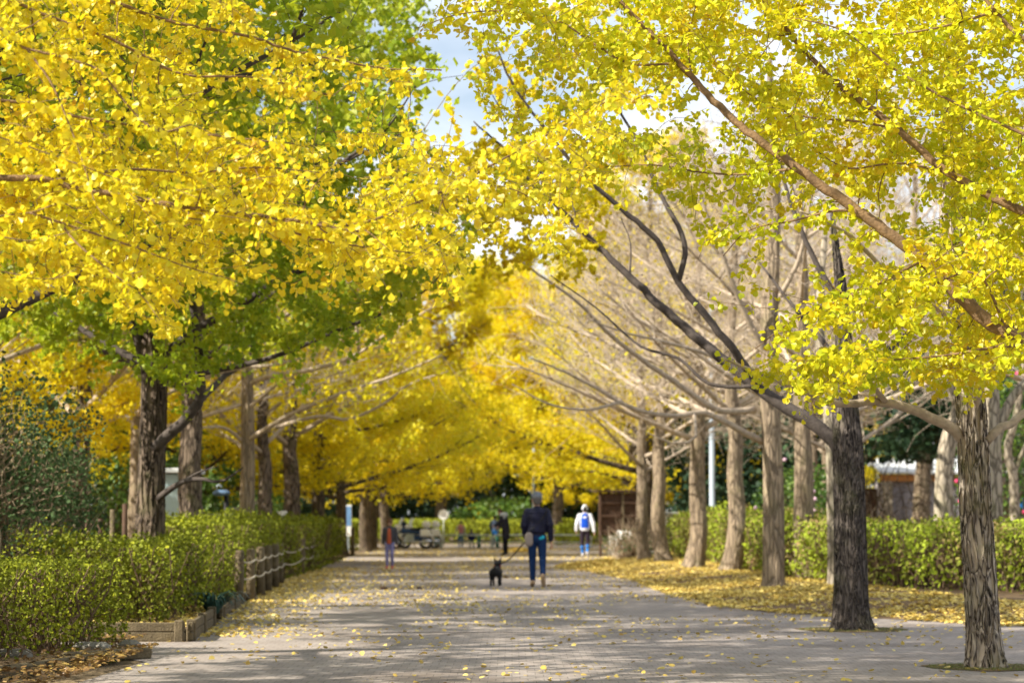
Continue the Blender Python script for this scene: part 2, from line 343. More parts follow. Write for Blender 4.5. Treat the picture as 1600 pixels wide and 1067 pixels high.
Fq = [[2 * i, 2 * i + 1, 2 * i + 3, 2 * i + 2] for i in range(len(V) // 2 - 1)]
tag(link('path', mesh_np('path', V, np.array(Fq)), pathmat()), kind='structure')
tag(MB().box((.9, 26.6, .0055), (4.6, .022, .003)).build('paving_joint', mat('joint_dark', (.07, .06, .05), .9)), kind='structure')
# right-hand bed: a low mound from the path edge to the hedge and beyond
def bed_h(x, y): 
    d = np.clip((x - np.array(edge_at(REy, y))) / 2.2, 0, 1); return (.13 * d * d * (3 - 2 * d) + .02 * vnoise(np.stack([x, y, x * 0], -1), 1.3)) * np.clip((y - 27.5) / 4, 0, 1) - .003
nx, ny = 60, 150
U, W = np.meshgrid(np.linspace(0, 1, nx), np.linspace(0, 1, ny), indexing='ij'); Yb = 27.5 + 70 * W ** 1.3
Xb = np.interp(Yb, [e[1] for e in REy], [e[0] for e in REy]) + .02 + U ** 1.6 * 14
Zb = bed_h(Xb.ravel(), Yb.ravel()).reshape(Xb.shape)
idx = np.arange(nx * ny).reshape(nx, ny)
Q = np.stack([idx[:-1, :-1], idx[1:, :-1], idx[1:, 1:], idx[:-1, 1:]], -1).reshape(-1, 4)
bedsoil = mat('bed_soil', (.2, .135, .075), .95, .1, 0, .4, 3, .8, 30)
tag(link('soil_bed', mesh_np('soil_bed', np.stack([Xb, Yb, Zb + .006], -1).reshape(-1, 3), Q, smooth=True), bedsoil), kind='structure')
# left bed behind the timber edge
lb = [(-3.3, 24.75), (-4.02, 36), (-4.5, 45), (-5.2, 62), (-5.4, 84), (-14, 84), (-14, 24.75)]
mb = MB(); mb.add([[x, y, .12 if x > -6 else .14] for x, y in lb], np.array([[0, 1, 5, 6], ])); mb.add([[x, y, .12] for x, y in lb], np.array([[1, 2, 3, 4, 5]]))
nb = MB(); nb.add([[-3.32, 24.78, .13], [-4.05, 36, .13], [-4.5, 45, .1], [-5.2, 62, .06], [-5.4, 84, .03], [-14, 84, .05], [-14, 24.78, .13]], np.array([[0, 1, 2, 3, 4, 5, 6]]))
tag(nb.build('soil_bed', bedsoil), kind='structure')
fb = MB(); fb.add([[-3.35, 21.0, .07], [-3.75, 22.6, .06], [-5.2, 24.0, .06], [-12, 24.2, .08], [-12, 12, .08], [-4.1, 12, .08], [-3.95, 19.4, .08]], np.array([[0, 1, 2, 3, 4, 5, 6]]))
tag(fb.build('soil_bed', bedsoil), kind='structure')

# ------------------------------------------------------------------ leaves
FANV = np.array([[0, 0, 0], [-.5, .5, .10], [-.40, .76, .05], [-.14, .92, -.01], [0, .80, -.02], [.16, .93, -.01], [.41, .75, .05], [.5, .48, .10], [-.012, -.62, .03], [.012, -.62, .03]])
FANF = np.array([[0, 2, 1], [0, 3, 2], [0, 4, 3], [0, 5, 4], [0, 6, 5], [0, 7, 6], [0, 8, 9]])
QV = np.array([[0, -.5, 0], [.5, .1, .12], [0, .5, 0], [-.5, .1, .12]]); QF = np.array([[0, 1, 2], [0, 2, 3]])
HXV = np.array([[0, -.5, 0], [.42, -.15, .1], [.36, .32, .06], [0, .5, 0], [-.36, .32, .06], [-.42, -.15, .1]]); HXF = np.array([[0, 1, 2, 3], [0, 3, 4, 5]])
def leaves(name, c, d, nrm, size, rnd, shape='quad', ox=0.0):
    TV, TF = {'fan': (FANV, FANF), 'quad': (QV, QF), 'oval': (HXV, HXF)}[shape]
    d = d / (np.linalg.norm(d, axis=1, keepdims=True) + 1e-9)
    u = np.cross(d, nrm); u /= np.linalg.norm(u, axis=1, keepdims=True) + 1e-9; w_ = np.cross(u, d)
    size = np.broadcast_to(np.asarray(size, float), (len(c),))[:, None, None]
    asp = rng.uniform(.75, 1.1, (len(c), 1, 1)); cup = rng.uniform(-1.2, 2.2, (len(c), 1, 1))
    V_ = c[:, None, :] + size * (u[:, None, :] * TV[None, :, 0:1] * asp + d[:, None, :] * (TV[None, :, 1:2] + ox) + w_[:, None, :] * TV[None, :, 2:3] * cup)
    Fi = TF[None] + (np.arange(len(c)) * len(TV))[:, None, None]
    return mesh_np(name, V_.reshape(-1, 3), Fi.reshape(-1, TF.shape[1]), np.repeat(rnd, len(TF)))
def rdir(n, bias=(0, 0, 0)):
    v = rng.normal(size=(n, 3)); v /= np.linalg.norm(v, axis=1, keepdims=True); return v + np.array(bias)
def spray(name, twigs, step, per, size, matl, parent, shape, bias=(0, 0, -.5), jitter=.02, nb_=(0, 0, .7)):
    """leaves in tufts along twig polylines (m,k,3)"""
    m_, k, _ = twigs.shape
    L_ = np.linalg.norm(np.diff(twigs, axis=1), axis=-1).sum(1).mean(); ns = max(2, int(L_ / step))
    t = rng.uniform(0, .999, (m_, ns)) ** .85 * (k - 1); i = t.astype(int); f = (t - i)[..., None]
    a = np.take_along_axis(twigs, i[..., None].repeat(3, -1), 1); b = np.take_along_axis(twigs, (i + 1)[..., None].repeat(3, -1), 1)
    sp = (a * (1 - f) + b * f).reshape(-1, 3)
    c = np.repeat(sp, per, 0); keep = rng.random(len(c)) < .92; c = c[keep]; n = len(c)
    c = c + rng.normal(size=(n, 3)) * jitter
    d = rdir(n, bias); nr = rdir(n, nb_)
    s_ = size * rng.uniform(.65, 1.2, n)
    ox = .62 if shape == 'fan' else 0
    me = leaves(name, c, d, nr, s_, np.clip(rng.beta(2.2, 2, n), 0, 1), shape, ox)
    return link(name, me, matl, parent)

# ------------------------------------------------------------------ trees grown from traced limbs
def big_trunk(pts, rad, n, k, matl, parent, name='trunk', flare=.35):
    p = smooth_line(pts, k); L_ = np.linspace(0, 1, k); r = np.interp(L_ * (len(rad) - 1), range(len(rad)), rad)
    h = p[:, 2] - p[0, 2]; r = r * (1 + flare * np.exp(-h / .16))
    V_, Q_ = tube_batch(p[None], r[None], n)
    a = np.tile(np.arange(n) / n * 2 * PI, k); hh = np.repeat(h, n); ctr = np.repeat(p, n, 0)
    lob = 1 + .05 * np.sin(3 * a + 1.3 * hh) + .035 * np.sin(5 * a - 2 * hh + 1) + .10 * np.exp(-hh / .2) * np.sin(6 * a + .5)
    V_ = ctr + (V_ - ctr) * lob[:, None]
    return link(name, mesh_np(name, V_, Q_, smooth=True), matl, parent)
def traced_tree(name, label, group, base, trunk, limbs, trunk_mat, limb_mat, twig_mat, foliage, tk=(48, 160), cat='tree'):
    """trunk: (pts world, radii); limbs: list of (px points, Y0, Y1, r0_m, r1_m); foliage: dict or None. Everything in world coords, child of an Empty at the base"""
    e = empty(name, base, label, cat, group); off = np.array(base)
    toL = lambda p: np.asarray(p) - off
    if trunk: big_trunk([toL(list(p)) for p in trunk[0]], trunk[1], tk[0], tk[1], trunk_mat, e)
    nodes, own, groups = [], [], []
    for li, (pp, Y0, Y1, r0, r1) in enumerate(limbs):
        n = len(pp); dl = [0]
        for q in range(1, n): dl.append(dl[-1] + math.hypot(pp[q][0] - pp[q - 1][0], pp[q][1] - pp[q - 1][1]))
        w3 = [P(a, b, Y0 + (Y1 - Y0) * dl[q] / dl[-1]) for q, (a, b) in enumerate(pp)]
        if nodes:                                   # a bough that starts in the air starts on the wood next to it
            NN = np.concatenate(nodes); a0 = np.array(w3[0]); dd = np.linalg.norm(NN - a0, axis=1); tt0 = np.array([list(q_) for q_ in trunk[0]]) if trunk else NN[:1]
            if np.min(np.hypot(tt0[:, 0] - a0[0], tt0[:, 1] - a0[1])) > .35 and dd.min() < 1.5: w3[0] = Vector(NN[int(dd.argmin())])
        k = max(8, int(dl[-1] / 14)); pl = smooth_line(w3, k); pl[1:-1] += rng.normal(size=(k - 2, 3)) * r0 * .07
        groups.append([(pl, np.linspace(r0, r1, k) ** 1.0)]); nodes.append(pl); own += [li] * k
    N = np.concatenate(nodes); own = np.array(own); NR = np.concatenate([g_[0][1] for g_ in groups])
    tw = None
    fo = foliage or {}
    if fo:
        cs = []
        for (poly, Ya, Yb_, cnt, excl) in fo['zones']:
            xs = [a for a, b in poly]; ysz = [b for a, b in poly]; got = 0
            thr = fo.get('thr', .42)
            while got < cnt:
                q = rng.uniform([min(xs), min(ysz), Ya], [max(xs), max(ysz), Yb_], (cnt * 2, 3)); ok = inpoly(q[:, 0], q[:, 1], poly)
                for ex in excl: ok &= ~inpoly(q[:, 0], q[:, 1], ex)
                q = q[ok]
                w3 = np.array([list(P(*r_)) for r_ in q]) if len(q) else np.zeros((0, 3))
                if len(w3): w3 = w3[vnoise(w3 * np.array([1, .6, 1.5]), fo.get('ns', 2.2), 3) > thr]
                w3 = w3[:cnt - got]; got += len(w3); cs.append(w3)
        cs = np.concatenate(cs)
        # nearest-first joining of twigs to the wood
        Nn, No, Nr = N.copy(), own.copy(), NR.copy()
        dmin = np.array([np.min(((Nn - c) ** 2).sum(1)) for c in cs]); order = np.argsort(dmin)
        tl = fo.get('twig', .45); out_dir = np.array(fo.get('dir', (1, 0, -.1)), float); tws = []
        for q in order:
            c = cs[q]; d2 = ((Nn - c) ** 2).sum(1) * (1 + .6 * (((Nn - c) @ out_dir) > 0)); j = int(np.argmin(d2)); a = Nn[j]; v = c - a; D = np.linalg.norm(v) + 1e-6
            dr = v / D * .8 + out_dir * .55 + rng.normal(size=3) * .45; dr /= np.linalg.norm(dr); ll = tl * rng.uniform(.6, 1.3)
            e1 = c + dr * ll * .5 + np.array([0, 0, -.06 * ll]); mid = a + v * .5 + np.array([0, 0, .06 * D]) + rng.normal(size=3) * .05 * D
            pl = smooth_line([a, mid, c, e1], 7); rr = min(Nr[j] * .6, fo.get('r', .0055)); groups[No[j]].append((pl, np.linspace(max(rr, .002), .0012, 7)))
            tws.append(smooth_line([a + v * max(0, 1 - ll * .7 / D), c, e1], 5))
            if D < 3.0:
                Nn = np.vstack([Nn, pl[3:]]); No = np.concatenate([No, [No[j]] * 4]); Nr = np.concatenate([Nr, [max(rr * .8, .0016)] * 4])
        if fo.get('shape', 'fan') == 'fan':              # tufts sit on the boughs themselves too
            for g_ in groups:
                pl, r_ = g_[0]
                for q in range(0, len(pl) - 4, 3):
                    if r_[q] < .022: tws.append(pl[q:q + 5])
        tw = np.array(tws) - off
    for g_ in groups:
        mbx = MB(); 
        pl, r_ = g_[0]; mbx.tube(toL(pl), r_, 9)
        if len(g_) > 1:
            V_, Q_ = tube_batch(np.array([x[0] for x in g_[1:]]) - off, np.array([x[1] for x in g_[1:]]), 4); mbx.add(V_, Q_)
        mbx.build('limb', limb_mat, e, True)
    if fo: spray('foliage', tw, fo.get('step', .035), fo.get('per', 3), fo['size'], fo['mat'], e, fo.get('shape', 'fan'), fo.get('bias', (0, 0, -.6)), fo.get('jit', .015))
    return e
# near left ginkgo: its trunk stands just outside the picture
LX = -5.3
D_limbs = [
 ([(-420, 100), (-200, -10), (0, 0), (60, 20), (120, 42), (175, 62), (230, 90), (290, 118), (400, 122), (520, 150)], 11.6, 12.4, .016, .004),
 ([(-420, 120), (-200, 20), (0, 45), (30, 72), (90, 88), (145, 105), (170, 125), (195, 160), (245, 205), (298, 195)], 11.6, 11.2, .014, .004),
 ([(-420, 150), (-200, 150), (0, 158), (60, 165), (110, 180), (200, 195), (330, 212), (460, 225)], 11.7, 12.2, .015, .004),
 ([(-420, 190), (-200, 260), (0, 278), (70, 280), (130, 298), (200, 308), (280, 322), (380, 335), (460, 345), (560, 362)], 11.7, 11.6, .028, .007),
 ([(110, 266), (200, 265), (300, 270), (400, 262), (500, 270)], 11.9, 12.3, .009, .003),
 ([(40, 85), (80, 130), (110, 200), (135, 270), (150, 320), (172, 345)], 11.3, 11.0, .006, .002),
 ([(-300, 300), (-100, 350), (0, 338), (50, 332), (95, 318), (115, 326)], 11.4, 11.2, .010, .003),
 ([(-300, 320), (0, 370), (60, 374), (130, 355)], 11.0, 11.0, .010, .002),
 ([(-200, 160), (0, 215), (60, 235), (130, 260), (210, 290)], 11.3, 11.1, .008, .002),
 ([(-420, 60), (-100, -60), (140, -5), (200, 12), (270, 35), (400, 60), (440, 75), (530, 95), (600, 107), (690, 110)], 11.8, 12.8, .020, .004),
 ([(-200, 400), (0, 424), (50, 435), (90, 434), (120, 420)], 10.8, 10.9, .006, .002),
 ([(60, 345), (200, 383), (250, 402), (300, 420), (360, 435)], 11.4, 11.3, .007, .002),
 ([(90, 350), (120, 380), (180, 430), (220, 460), (250, 500)], 11.2, 11.0, .006, .002),
 ([(460, 345), (560, 350), (690, 300), (750, 268), (820, 230), (900, 185), (985, 138)], 11.8, 12.8, .009, .003),
 ([(380, 335), (480, 370), (560, 385), (640, 395), (700, 400)], 11.6, 12.0, .007, .002),
 ([(690, 300), (770, 290), (830, 310), (860, 350)], 12.2, 12.4, .005, .002)]
D_limbs = [(([(-905, 330 + pp[0][1] * .5)] + pp) if pp[0][0] < 0 and q_ else pp, a_, b_, c_ * (1.25 if pp[0][0] < 0 else 1), d_) for q_, (pp, a_, b_, c_, d_) in enumerate([([(-420, 100)] + D_limbs[0][0][1:], *D_limbs[0][1:])] + D_limbs[1:])]
D_limbs[0] = ([(-905, 380)] + D_limbs[0][0], *D_limbs[0][1:])
polyD = [(-260, -180), (330, -180), (370, 20), (470, 70), (560, 95), (650, 98), (740, 92), (755, 112), (700, 130), (620, 142), (560, 200), (640, 190), (665, 205), (700, 245), (760, 245), (860, 195), (985, 125), (1005, 150), (930, 225), (890, 290), (885, 350), (850, 400), (810, 385), (770, 330), (730, 325), (722, 380), (700, 425), (640, 415), (560, 395), (500, 420), (480, 455), (450, 450), (400, 440), (340, 430), (300, 420), (262, 440), (270, 515), (245, 480), (200, 520), (165, 440), (110, 410), (70, 415), (45, 465), (0, 470), (-260, 470)]
exD = [[(455, 130), (545, 125), (550, 195), (470, 200)], [(30, 90), (-30, 130), (20, 150), (60, 115)], [(150, 135), (215, 140), (220, 185), (160, 190)], [(20, 330), (60, 355), (90, 420), (40, 400)]]
trD = [(LX, 11.7, 0), (LX + .05, 11.7, 1.4), (LX, 11.75, 2.8), (LX + .1, 11.7, 4.4), (LX, 11.7, 7.5)]
traced_tree('ginkgo_tree', 'yellow ginkgo whose sharp sunlit boughs reach in from the left edge, trunk outside the picture', 'ginkgo trees lining the path', (LX, 11.7, 0),
    ([Vector(p) for p in trD], [.19, .17, .15, .12, .04]), D_limbs, M['bark_brown'], M['limb_near'], None,
    dict(zones=[(polyD, 11.5, 14.8, 900, exD), ([(-260, 150), (720, 200), (720, 400), (420, 430), (-260, 450)], 11.2, 13.2, 280, exD)], size=.042, mat=M['leaf_yellow'], twig=.42, dir=(.9, 0, -.15), step=.046, per=4, thr=.40, r=.005), (32, 60))
# near right ginkgo: its trunk stands outside the picture on the right
RX = 4.5
A_limbs = [
 ([(1905, 700), (1760, 620), (1660, 560), (1600, 532), (1540, 500), (1440, 405), (1340, 330), (1250, 265), (1150, 190), (1080, 120), (1030, 65), (970, 5), (900, -60)], 15.0, 16.0, .062, .010),
 ([(1905, 560), (1750, 400), (1600, 332), (1480, 268), (1400, 200), (1290, 115), (1200, 10), (1150, -60)], 15.3, 16.4, .045, .010),
 ([(1905, 420), (1750, 280), (1600, 210), (1500, 165), (1400, 110), (1320, 50), (1250, 30)], 15.0, 15.4, .018, .004),
 ([(1905, 300), (1700, 130), (1600, 62), (1540, 0), (1500, -60)], 15.0, 15.4, .026, .010),
 ([(1050, 95), (985, 100), (930, 70), (870, 32), (800, 18), (720, 22), (650, 45)], 15.8, 16.2, .009, .003),
 ([(1250, 265), (1170, 272), (1100, 270), (1020, 258), (940, 262)], 15.6, 16.6, .010, .003),
 ([(1440, 405), (1380, 440), (1310, 470), (1240, 500), (1180, 545)], 15.3, 15.6, .012, .003),
 ([(1340, 330), (1300, 330), (1240, 345), (1170, 360), (1130, 400)], 15.5, 15.8, .009, .003),
 ([(1480, 268), (1400, 255), (1320, 262), (1250, 215)], 15.8, 16.0, .010, .003),
 ([(1600, 532), (1540, 545), (1480, 555), (1420, 560), (1360, 565)], 15.0, 15.6, .012, .003),
 ([(1400, 200), (1340, 190), (1260, 183), (1190, 160), (1110, 100)], 15.9, 16.2, .010, .003),
 ([(1600, 450), (1530, 430), (1470, 440), (1400, 480)], 15.0, 15.4, .011, .003),
 ([(1080, 120), (1075, 60), (1090, 0)], 15.9, 16.1, .007, .003),
 ([(1540, 20), (1460, 45), (1380, 55), (1340, 50)], 15.2, 15.5, .010, .003)]
polyA = [(640, 60), (700, -10), (900, -180), (1860, -180), (1860, 560), (1600, 545), (1560, 530), (1480, 480), (1400, 500), (1300, 480), (1340, 420), (1230, 330), (1210, 340), (1190, 420), (1180, 490), (1145, 500), (1150, 420), (1185, 380), (1110, 375), (1100, 320), (1040, 290), (960, 285), (900, 300), (840, 290), (760, 270), (800, 250), (740, 245), (760, 235), (870, 190), (830, 180), (760, 190), (745, 140), (760, 70), (690, 30)]
exA = [[(1240, 320), (1330, 340), (1430, 430), (1380, 470), (1290, 470), (1220, 400)], [(1380, 250), (1480, 290), (1500, 350), (1400, 310)], [(905, 105), (1020, 150), (1060, 210), (1000, 215), (930, 160)], [(760, 100), (860, 90), (880, 150), (800, 170)]]
polyA2 = [(1160, 570), (1190, 520), (1280, 470), (1380, 410), (1480, 380), (1700, 400), (1700, 560), (1590, 560), (1530, 590), (1460, 595), (1400, 575), (1360, 590), (1280, 605), (1230, 570), (1180, 585)]
trA = [(RX, 15, 0), (RX - .05, 15, 1.2), (RX - .02, 15, 2.4), (RX, 15.1, 4.2), (RX, 15, 7.5)]
traced_tree('ginkgo_tree', 'lime-yellow ginkgo with brown boughs slanting in from the right edge, trunk outside the picture', 'ginkgo trees lining the path', (RX, 15, 0),
    ([Vector(p) for p in trA], [.2, .18, .16, .12, .04]), A_limbs, M['bark_near'], M['limb_near'], None,
    dict(zones=[(polyA, 15.3, 19, 1350, exA), ([(980, -180), (1860, -180), (1860, 330), (1500, 330), (1250, 240), (1050, 60)], 15.5, 19, 420, []), (polyA2, 14.5, 16.8, 130, [])], size=.049, mat=M['leaf_lime'], twig=.42, dir=(-.8, .1, .05), step=.042, per=4, thr=.36, r=.006), (32, 60))
# second tree of the right row: the furrowed trunk in the picture
bB = G(1541, 1043)
tB = [G(1541, 1043), P(1535, 960, bB.y), P(1524, 800, bB.y), P(1517, 640, bB.y), P(1505, 500, bB.y), P(1490, 380, bB.y), P(1490, 100, bB.y), P(1480, -300, bB.y)]
B_limbs = [
 ([(1512, 690), (1480, 665), (1425, 640), (1380, 628), (1300, 630), (1240, 605), (1190, 585), (1130, 560)], bB.y, 19.6, .052, .012),
 ([(1400, 634), (1362, 600), (1335, 560), (1320, 510), (1290, 480)], 20.0, 19.4, .026, .006),
 ([(1370, 628), (1330, 612), (1280, 600), (1230, 620)], 20.0, 20.6, .016, .004),
 ([(1519, 650), (1530, 610), (1548, 575), (1580, 540)], bB.y, 19.8, .04, .012),
 ([(1540, 690), (1562, 668), (1590, 655), (1640, 600)], bB.y, 20.8, .045, .02),
 ([(1508, 520), (1440, 460), (1380, 420), (1330, 370), (1250, 330)], bB.y, 19.3, .035, .008),
 ([(1320, 510), (1350, 470), (1345, 430)], 19.4, 19.2, .008, .003),
 ([(1500, 420), (1560, 380), (1640, 300)], bB.y, 21, .035, .012),
 ([(1495, 300), (1420, 240), (1360, 190)], bB.y, 21, .03, .01),
 ([(1330, 560), (1370, 545), (1400, 560)], 19.5, 19.6, .006, .002)]
polyB = [(1180, 590), (1230, 570), (1300, 545), (1400, 560), (1480, 540), (1600, 520), (1760, 540), (1600, 555), (1560, 590), (1480, 602), (1400, 595), (1320, 600), (1240, 606)]
polyB2 = [(1380, 420), (1500, 300), (1800, 150), (1800, 520), (1450, 540)]
traced_tree('ginkgo_tree', 'ginkgo with a furrowed pale brown trunk nearest the right edge, standing in the paving', 'ginkgo trees lining the path', (bB.x, bB.y, 0),
    (tB, [.135, .125, .118, .112, .10, .085, .07, .03]), B_limbs, M['bark_near'], M['limb_pale'], None,
    dict(zones=[(polyB, 18.6, 20.4, 85, []), (polyB2, 18.8, 22, 70, [])], size=.056, mat=M['leaf_lime'], twig=.4, dir=(-.7, 0, -.1), step=.035, per=3, thr=.3, r=.006), (150, 520))
# third: the dark trunk with the long bare leaders
bC = G(1332, 984)
tC = [G(1332, 984), P(1330, 940, bC.y), P(1327, 800, bC.y), P(1324, 700, bC.y), P(1320, 620, bC.y), P(1316, 480, bC.y), P(1308, 400, bC.y), P(1300, 330, bC.y)]
C_limbs = [
 ([(1320, 715), (1295, 682), (1262, 655), (1230, 637), (1180, 603), (1130, 562), (1070, 512), (1010, 458), (960, 410), (910, 362), (870, 322), (830, 285), (795, 240), (740, 190)], bC.y, 28.5, .085, .009),
 ([(1195, 612), (1145, 545), (1100, 490), (1060, 440), (1025, 375), (975, 330), (935, 295), (900, 262), (850, 200), (800, 130), (770, 60)], 27.2, 26.5, .052, .009),
 ([(1060, 440), (1070, 380), (1030, 300), (990, 210), (930, 120)], 26.8, 27.4, .035, .01),
 ([(1180, 603), (1110, 600), (1060, 560), (1000, 540), (930, 480), (860, 430)], 27.4, 28.2, .025, .006),
 ([(990, 440), (985, 380), (970, 340)], 28, 28.2, .014, .004),
 ([(910, 362), (895, 320), (880, 280), (850, 220)], 28.2, 28.6, .012, .004),
 ([(1330, 610), (1370, 560), (1420, 520), (1480, 430)], bC.y, 27.8, .06, .02),
 ([(1315, 480), (1270, 400), (1230, 300), (1200, 180)], bC.y, 27.5, .04, .01),
 ([(1318, 600), (1290, 540), (1240, 480), (1180, 400)], bC.y, 28.4, .04, .01),
 ([(870, 322), (850, 290), (835, 230), (800, 200), (770, 150)], 28.2, 27.6, .02, .006)]
polyC = [(745, 120), (800, 60), (1000, -80), (1200, -80), (1100, 60), (960, 150), (930, 250), (860, 300), (820, 400), (760, 380), (770, 250)]
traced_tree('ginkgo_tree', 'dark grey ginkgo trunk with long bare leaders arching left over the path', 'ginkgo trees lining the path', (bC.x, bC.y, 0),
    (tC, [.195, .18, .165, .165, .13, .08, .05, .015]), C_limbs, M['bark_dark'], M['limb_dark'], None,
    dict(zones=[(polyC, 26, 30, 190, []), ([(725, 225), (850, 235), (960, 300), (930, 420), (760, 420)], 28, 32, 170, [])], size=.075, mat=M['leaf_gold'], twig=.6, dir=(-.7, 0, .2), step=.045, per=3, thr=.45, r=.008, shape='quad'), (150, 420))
# left row, first two in view: stout trunks with green-yellow crowns
bL1 = Vector((-5.02, 33.5, 0))
def T(px, py, Y): return P(px, py, Y)
L1t = [bL1, T(236, 800, 33.5), T(238, 700, 33.5), T(240, 600, 33.5), T(240, 540, 33.5), T(250, 400, 33.5), T(245, 100, 33.5), T(250, -200, 33.5)]
L1_limbs = [
 ([(240, 700), (288, 657), (312, 622), (311, 560), (303, 480), (295, 380), (300, 250)], 33.4, 32.2, .085, .02),
 ([(225, 560), (205, 500), (175, 440), (130, 425), (60, 380)], 33.5, 33.0, .08, .02),
 ([(225, 570), (180, 545), (120, 510), (60, 470), (0, 440)], 33.5, 34.5, .06, .02),
 ([(245, 780), (280, 755), (310, 748), (345, 752), (380, 730)], 33.4, 32.6, .05, .01),
 ([(285, 755), (310, 738), (342, 728)], 33.2, 33.0, .022, .006),
 ([(255, 560), (300, 520), (370, 480), (450, 430), (540, 400), (620, 330)], 33.5, 32.6, .075, .015),
 ([(250, 430), (320, 330), (400, 220), (480, 130), (560, 60)], 33.5, 33, .07, .02),
 ([(250, 380), (180, 280), (120, 180), (60, 60)], 33.5, 34, .06, .02),
 ([(250, 590), (330, 580), (420, 560), (520, 520), (640, 470), (700, 420)], 33.5, 31.5, .05, .01)]
polyL1 = [(-60, -120), (620, -120), (660, 40), (640, 90), (620, 160), (640, 230), (720, 300), (740, 380), (700, 450), (600, 500), (520, 545), (430, 545), (350, 560), (290, 600), (200, 590), (150, 540), (60, 520), (-60, 530)]
traced_tree('ginkgo_tree', 'stout brown ginkgo trunk nearest on the left behind the hedge, crown still green and yellow', 'ginkgo trees lining the path', bL1,
    (L1t, [.22, .18, .17, .185, .2, .14, .09, .04]), L1_limbs, M['bark_brown'], M['limb_dark'], None,
    dict(zones=[(polyL1, 29.5, 37, 1350, [[(640, 40), (770, 40), (770, 250), (630, 240)]])], size=.095, mat=M['leaf_green'], twig=.9, dir=(.5, 0, .1), step=.045, per=3, thr=.38, ns=1.0, r=.01, shape='quad', jit=.05), (110, 300))
# ------------------------------------------------------------------ trees grown by rule
def grow_tree(name, seed, H, Rc, z0, nlimb, tr, trunk_mat, limb_mat, leaf=None, bare=False, up=.45, limb_parts=True, stump_twigs=0):
    r = np.random.default_rng(seed); e = empty(name)
    k = 14; z = np.linspace(0, H * .92, k); wob = np.cumsum(r.normal(size=(k, 2)) * .035, 0); wob[0] = 0
    tp = np.column_stack([wob, z]); trad = tr * (1 - .86 * (z / (H * .92)) ** 1.15); 
    tm = big_trunk(tp, trad, 20, 60, trunk_mat, e)
    limbs = []; sprigs = []
    for i in range(nlimb):
        t = (i + r.uniform(0, .8)) / nlimb; zz = z0 + (H * .86 - z0) * t ** 1.1; az = i * 2.4 + r.uniform(-.5, .5)
        c0 = np.array([np.interp(zz, z, tp[:, 0]), np.interp(zz, z, tp[:, 1]), zz]); L_ = Rc * (1.05 - .72 * t ** 1.3) * r.uniform(.8, 1.15)
        el = up * r.uniform(.5, 1.2) + .5 * t; d = np.array([math.cos(az) * math.cos(el), math.sin(az) * math.cos(el), math.sin(el)])
        s_ = np.linspace(0, 1, 9)[:, None]; bend = r.uniform(-.12, .2)
        pl = c0 + d * L_ * s_ + np.array([0, 0, 1]) * bend * L_ * s_ ** 2 + np.cumsum(r.normal(size=(9, 3)) * .03 * L_ / 3, 0) * s_
        r0 = float(np.interp(zz, z, trad)) * .42; rad = np.linspace(r0, .012, 9)
        g_ = [[(pl, rad)], [], []]
        for j in range(8):
            u = .22 + .76 * (j + r.uniform(0, .8)) / 8; a = pl[int(u * 8)]; 
            side = 1 if j % 2 else -1; td = np.cross(d, [0, 0, 1]); td /= np.linalg.norm(td)
            d2 = d * .75 + td * side * r.uniform(.4, .9) + np.array([0, 0, r.uniform(-.15, .35)]); d2 /= np.linalg.norm(d2); l2 = L_ * .42 * (1.15 - .6 * u) * r.uniform(.7, 1.3)
            s6 = np.linspace(0, 1, 6)[:, None]; p2 = a + d2 * l2 * s6 + np.cumsum(r.normal(size=(6, 3)) * .03 * l2, 0) * s6 + np.array([0, 0, .1]) * l2 * s6 ** 2
            g_[1].append((p2, np.linspace(max(.009, r0 * .3), .004, 6)))
            for q in range(6):
                uu = .15 + .85 * (q + r.random()) / 6; b = p2[min(5, int(uu * 5.5))]; d3 = d2 * .7 + r.normal(size=3) * .55 + np.array([0, 0, .15]); d3 /= np.linalg.norm(d3); l3 = l2 * r.uniform(.25, .55) + .12
                s4 = np.linspace(0, 1, 4)[:, None]; p3 = b + d3 * l3 * s4 + np.cumsum(r.normal(size=(4, 3)) * .05 * l3, 0) * s4
                g_[2].append((p3, np.linspace(.007, .003, 4))); sprigs.append(p3)
                if bare:
                    for q2 in range(3):
                        b3 = p3[r.integers(1, 4)]; d4 = d3 * .6 + r.normal(size=3) * .6 + np.array([0, 0, .25]); d4 /= np.linalg.norm(d4)
                        g_[2].append((b3 + d4 * l3 * r.uniform(.5, .9) * s4 + np.cumsum(r.normal(size=(4, 3)) * .06 * l3, 0) * s4, np.linspace(.006, .003, 4)))
        limbs.append(g_)
    allg = MB()
    for g_ in limbs:
        mbx = MB() if limb_parts else allg
        mbx.tube(g_[0][0][0], g_[0][0][1], 8)
        for lv, n in ((1, 5), (2, 3)):
            if g_[lv]: V_, Q_ = tube_batch(np.array([x[0] for x in g_[lv]]), np.array([x[1] for x in g_[lv]]), n); mbx.add(V_, Q_)
        if limb_parts: mbx.build('limb', limb_mat, e, True)
    if not limb_parts: allg.build('branches', limb_mat, e, True)
    if leaf:
        tw = np.array([smooth_line(p, 5) if len(p) != 5 else p for p in sprigs])
        spray('foliage', tw, leaf['step'], leaf['per'], leaf['size'], leaf['mat'], e, 'quad', (0, 0, -.3), leaf.get('jit', .09))
    return e
gold1 = dict(step=.075, per=6, size=.115, mat=M['leaf_gold'], jit=.12)
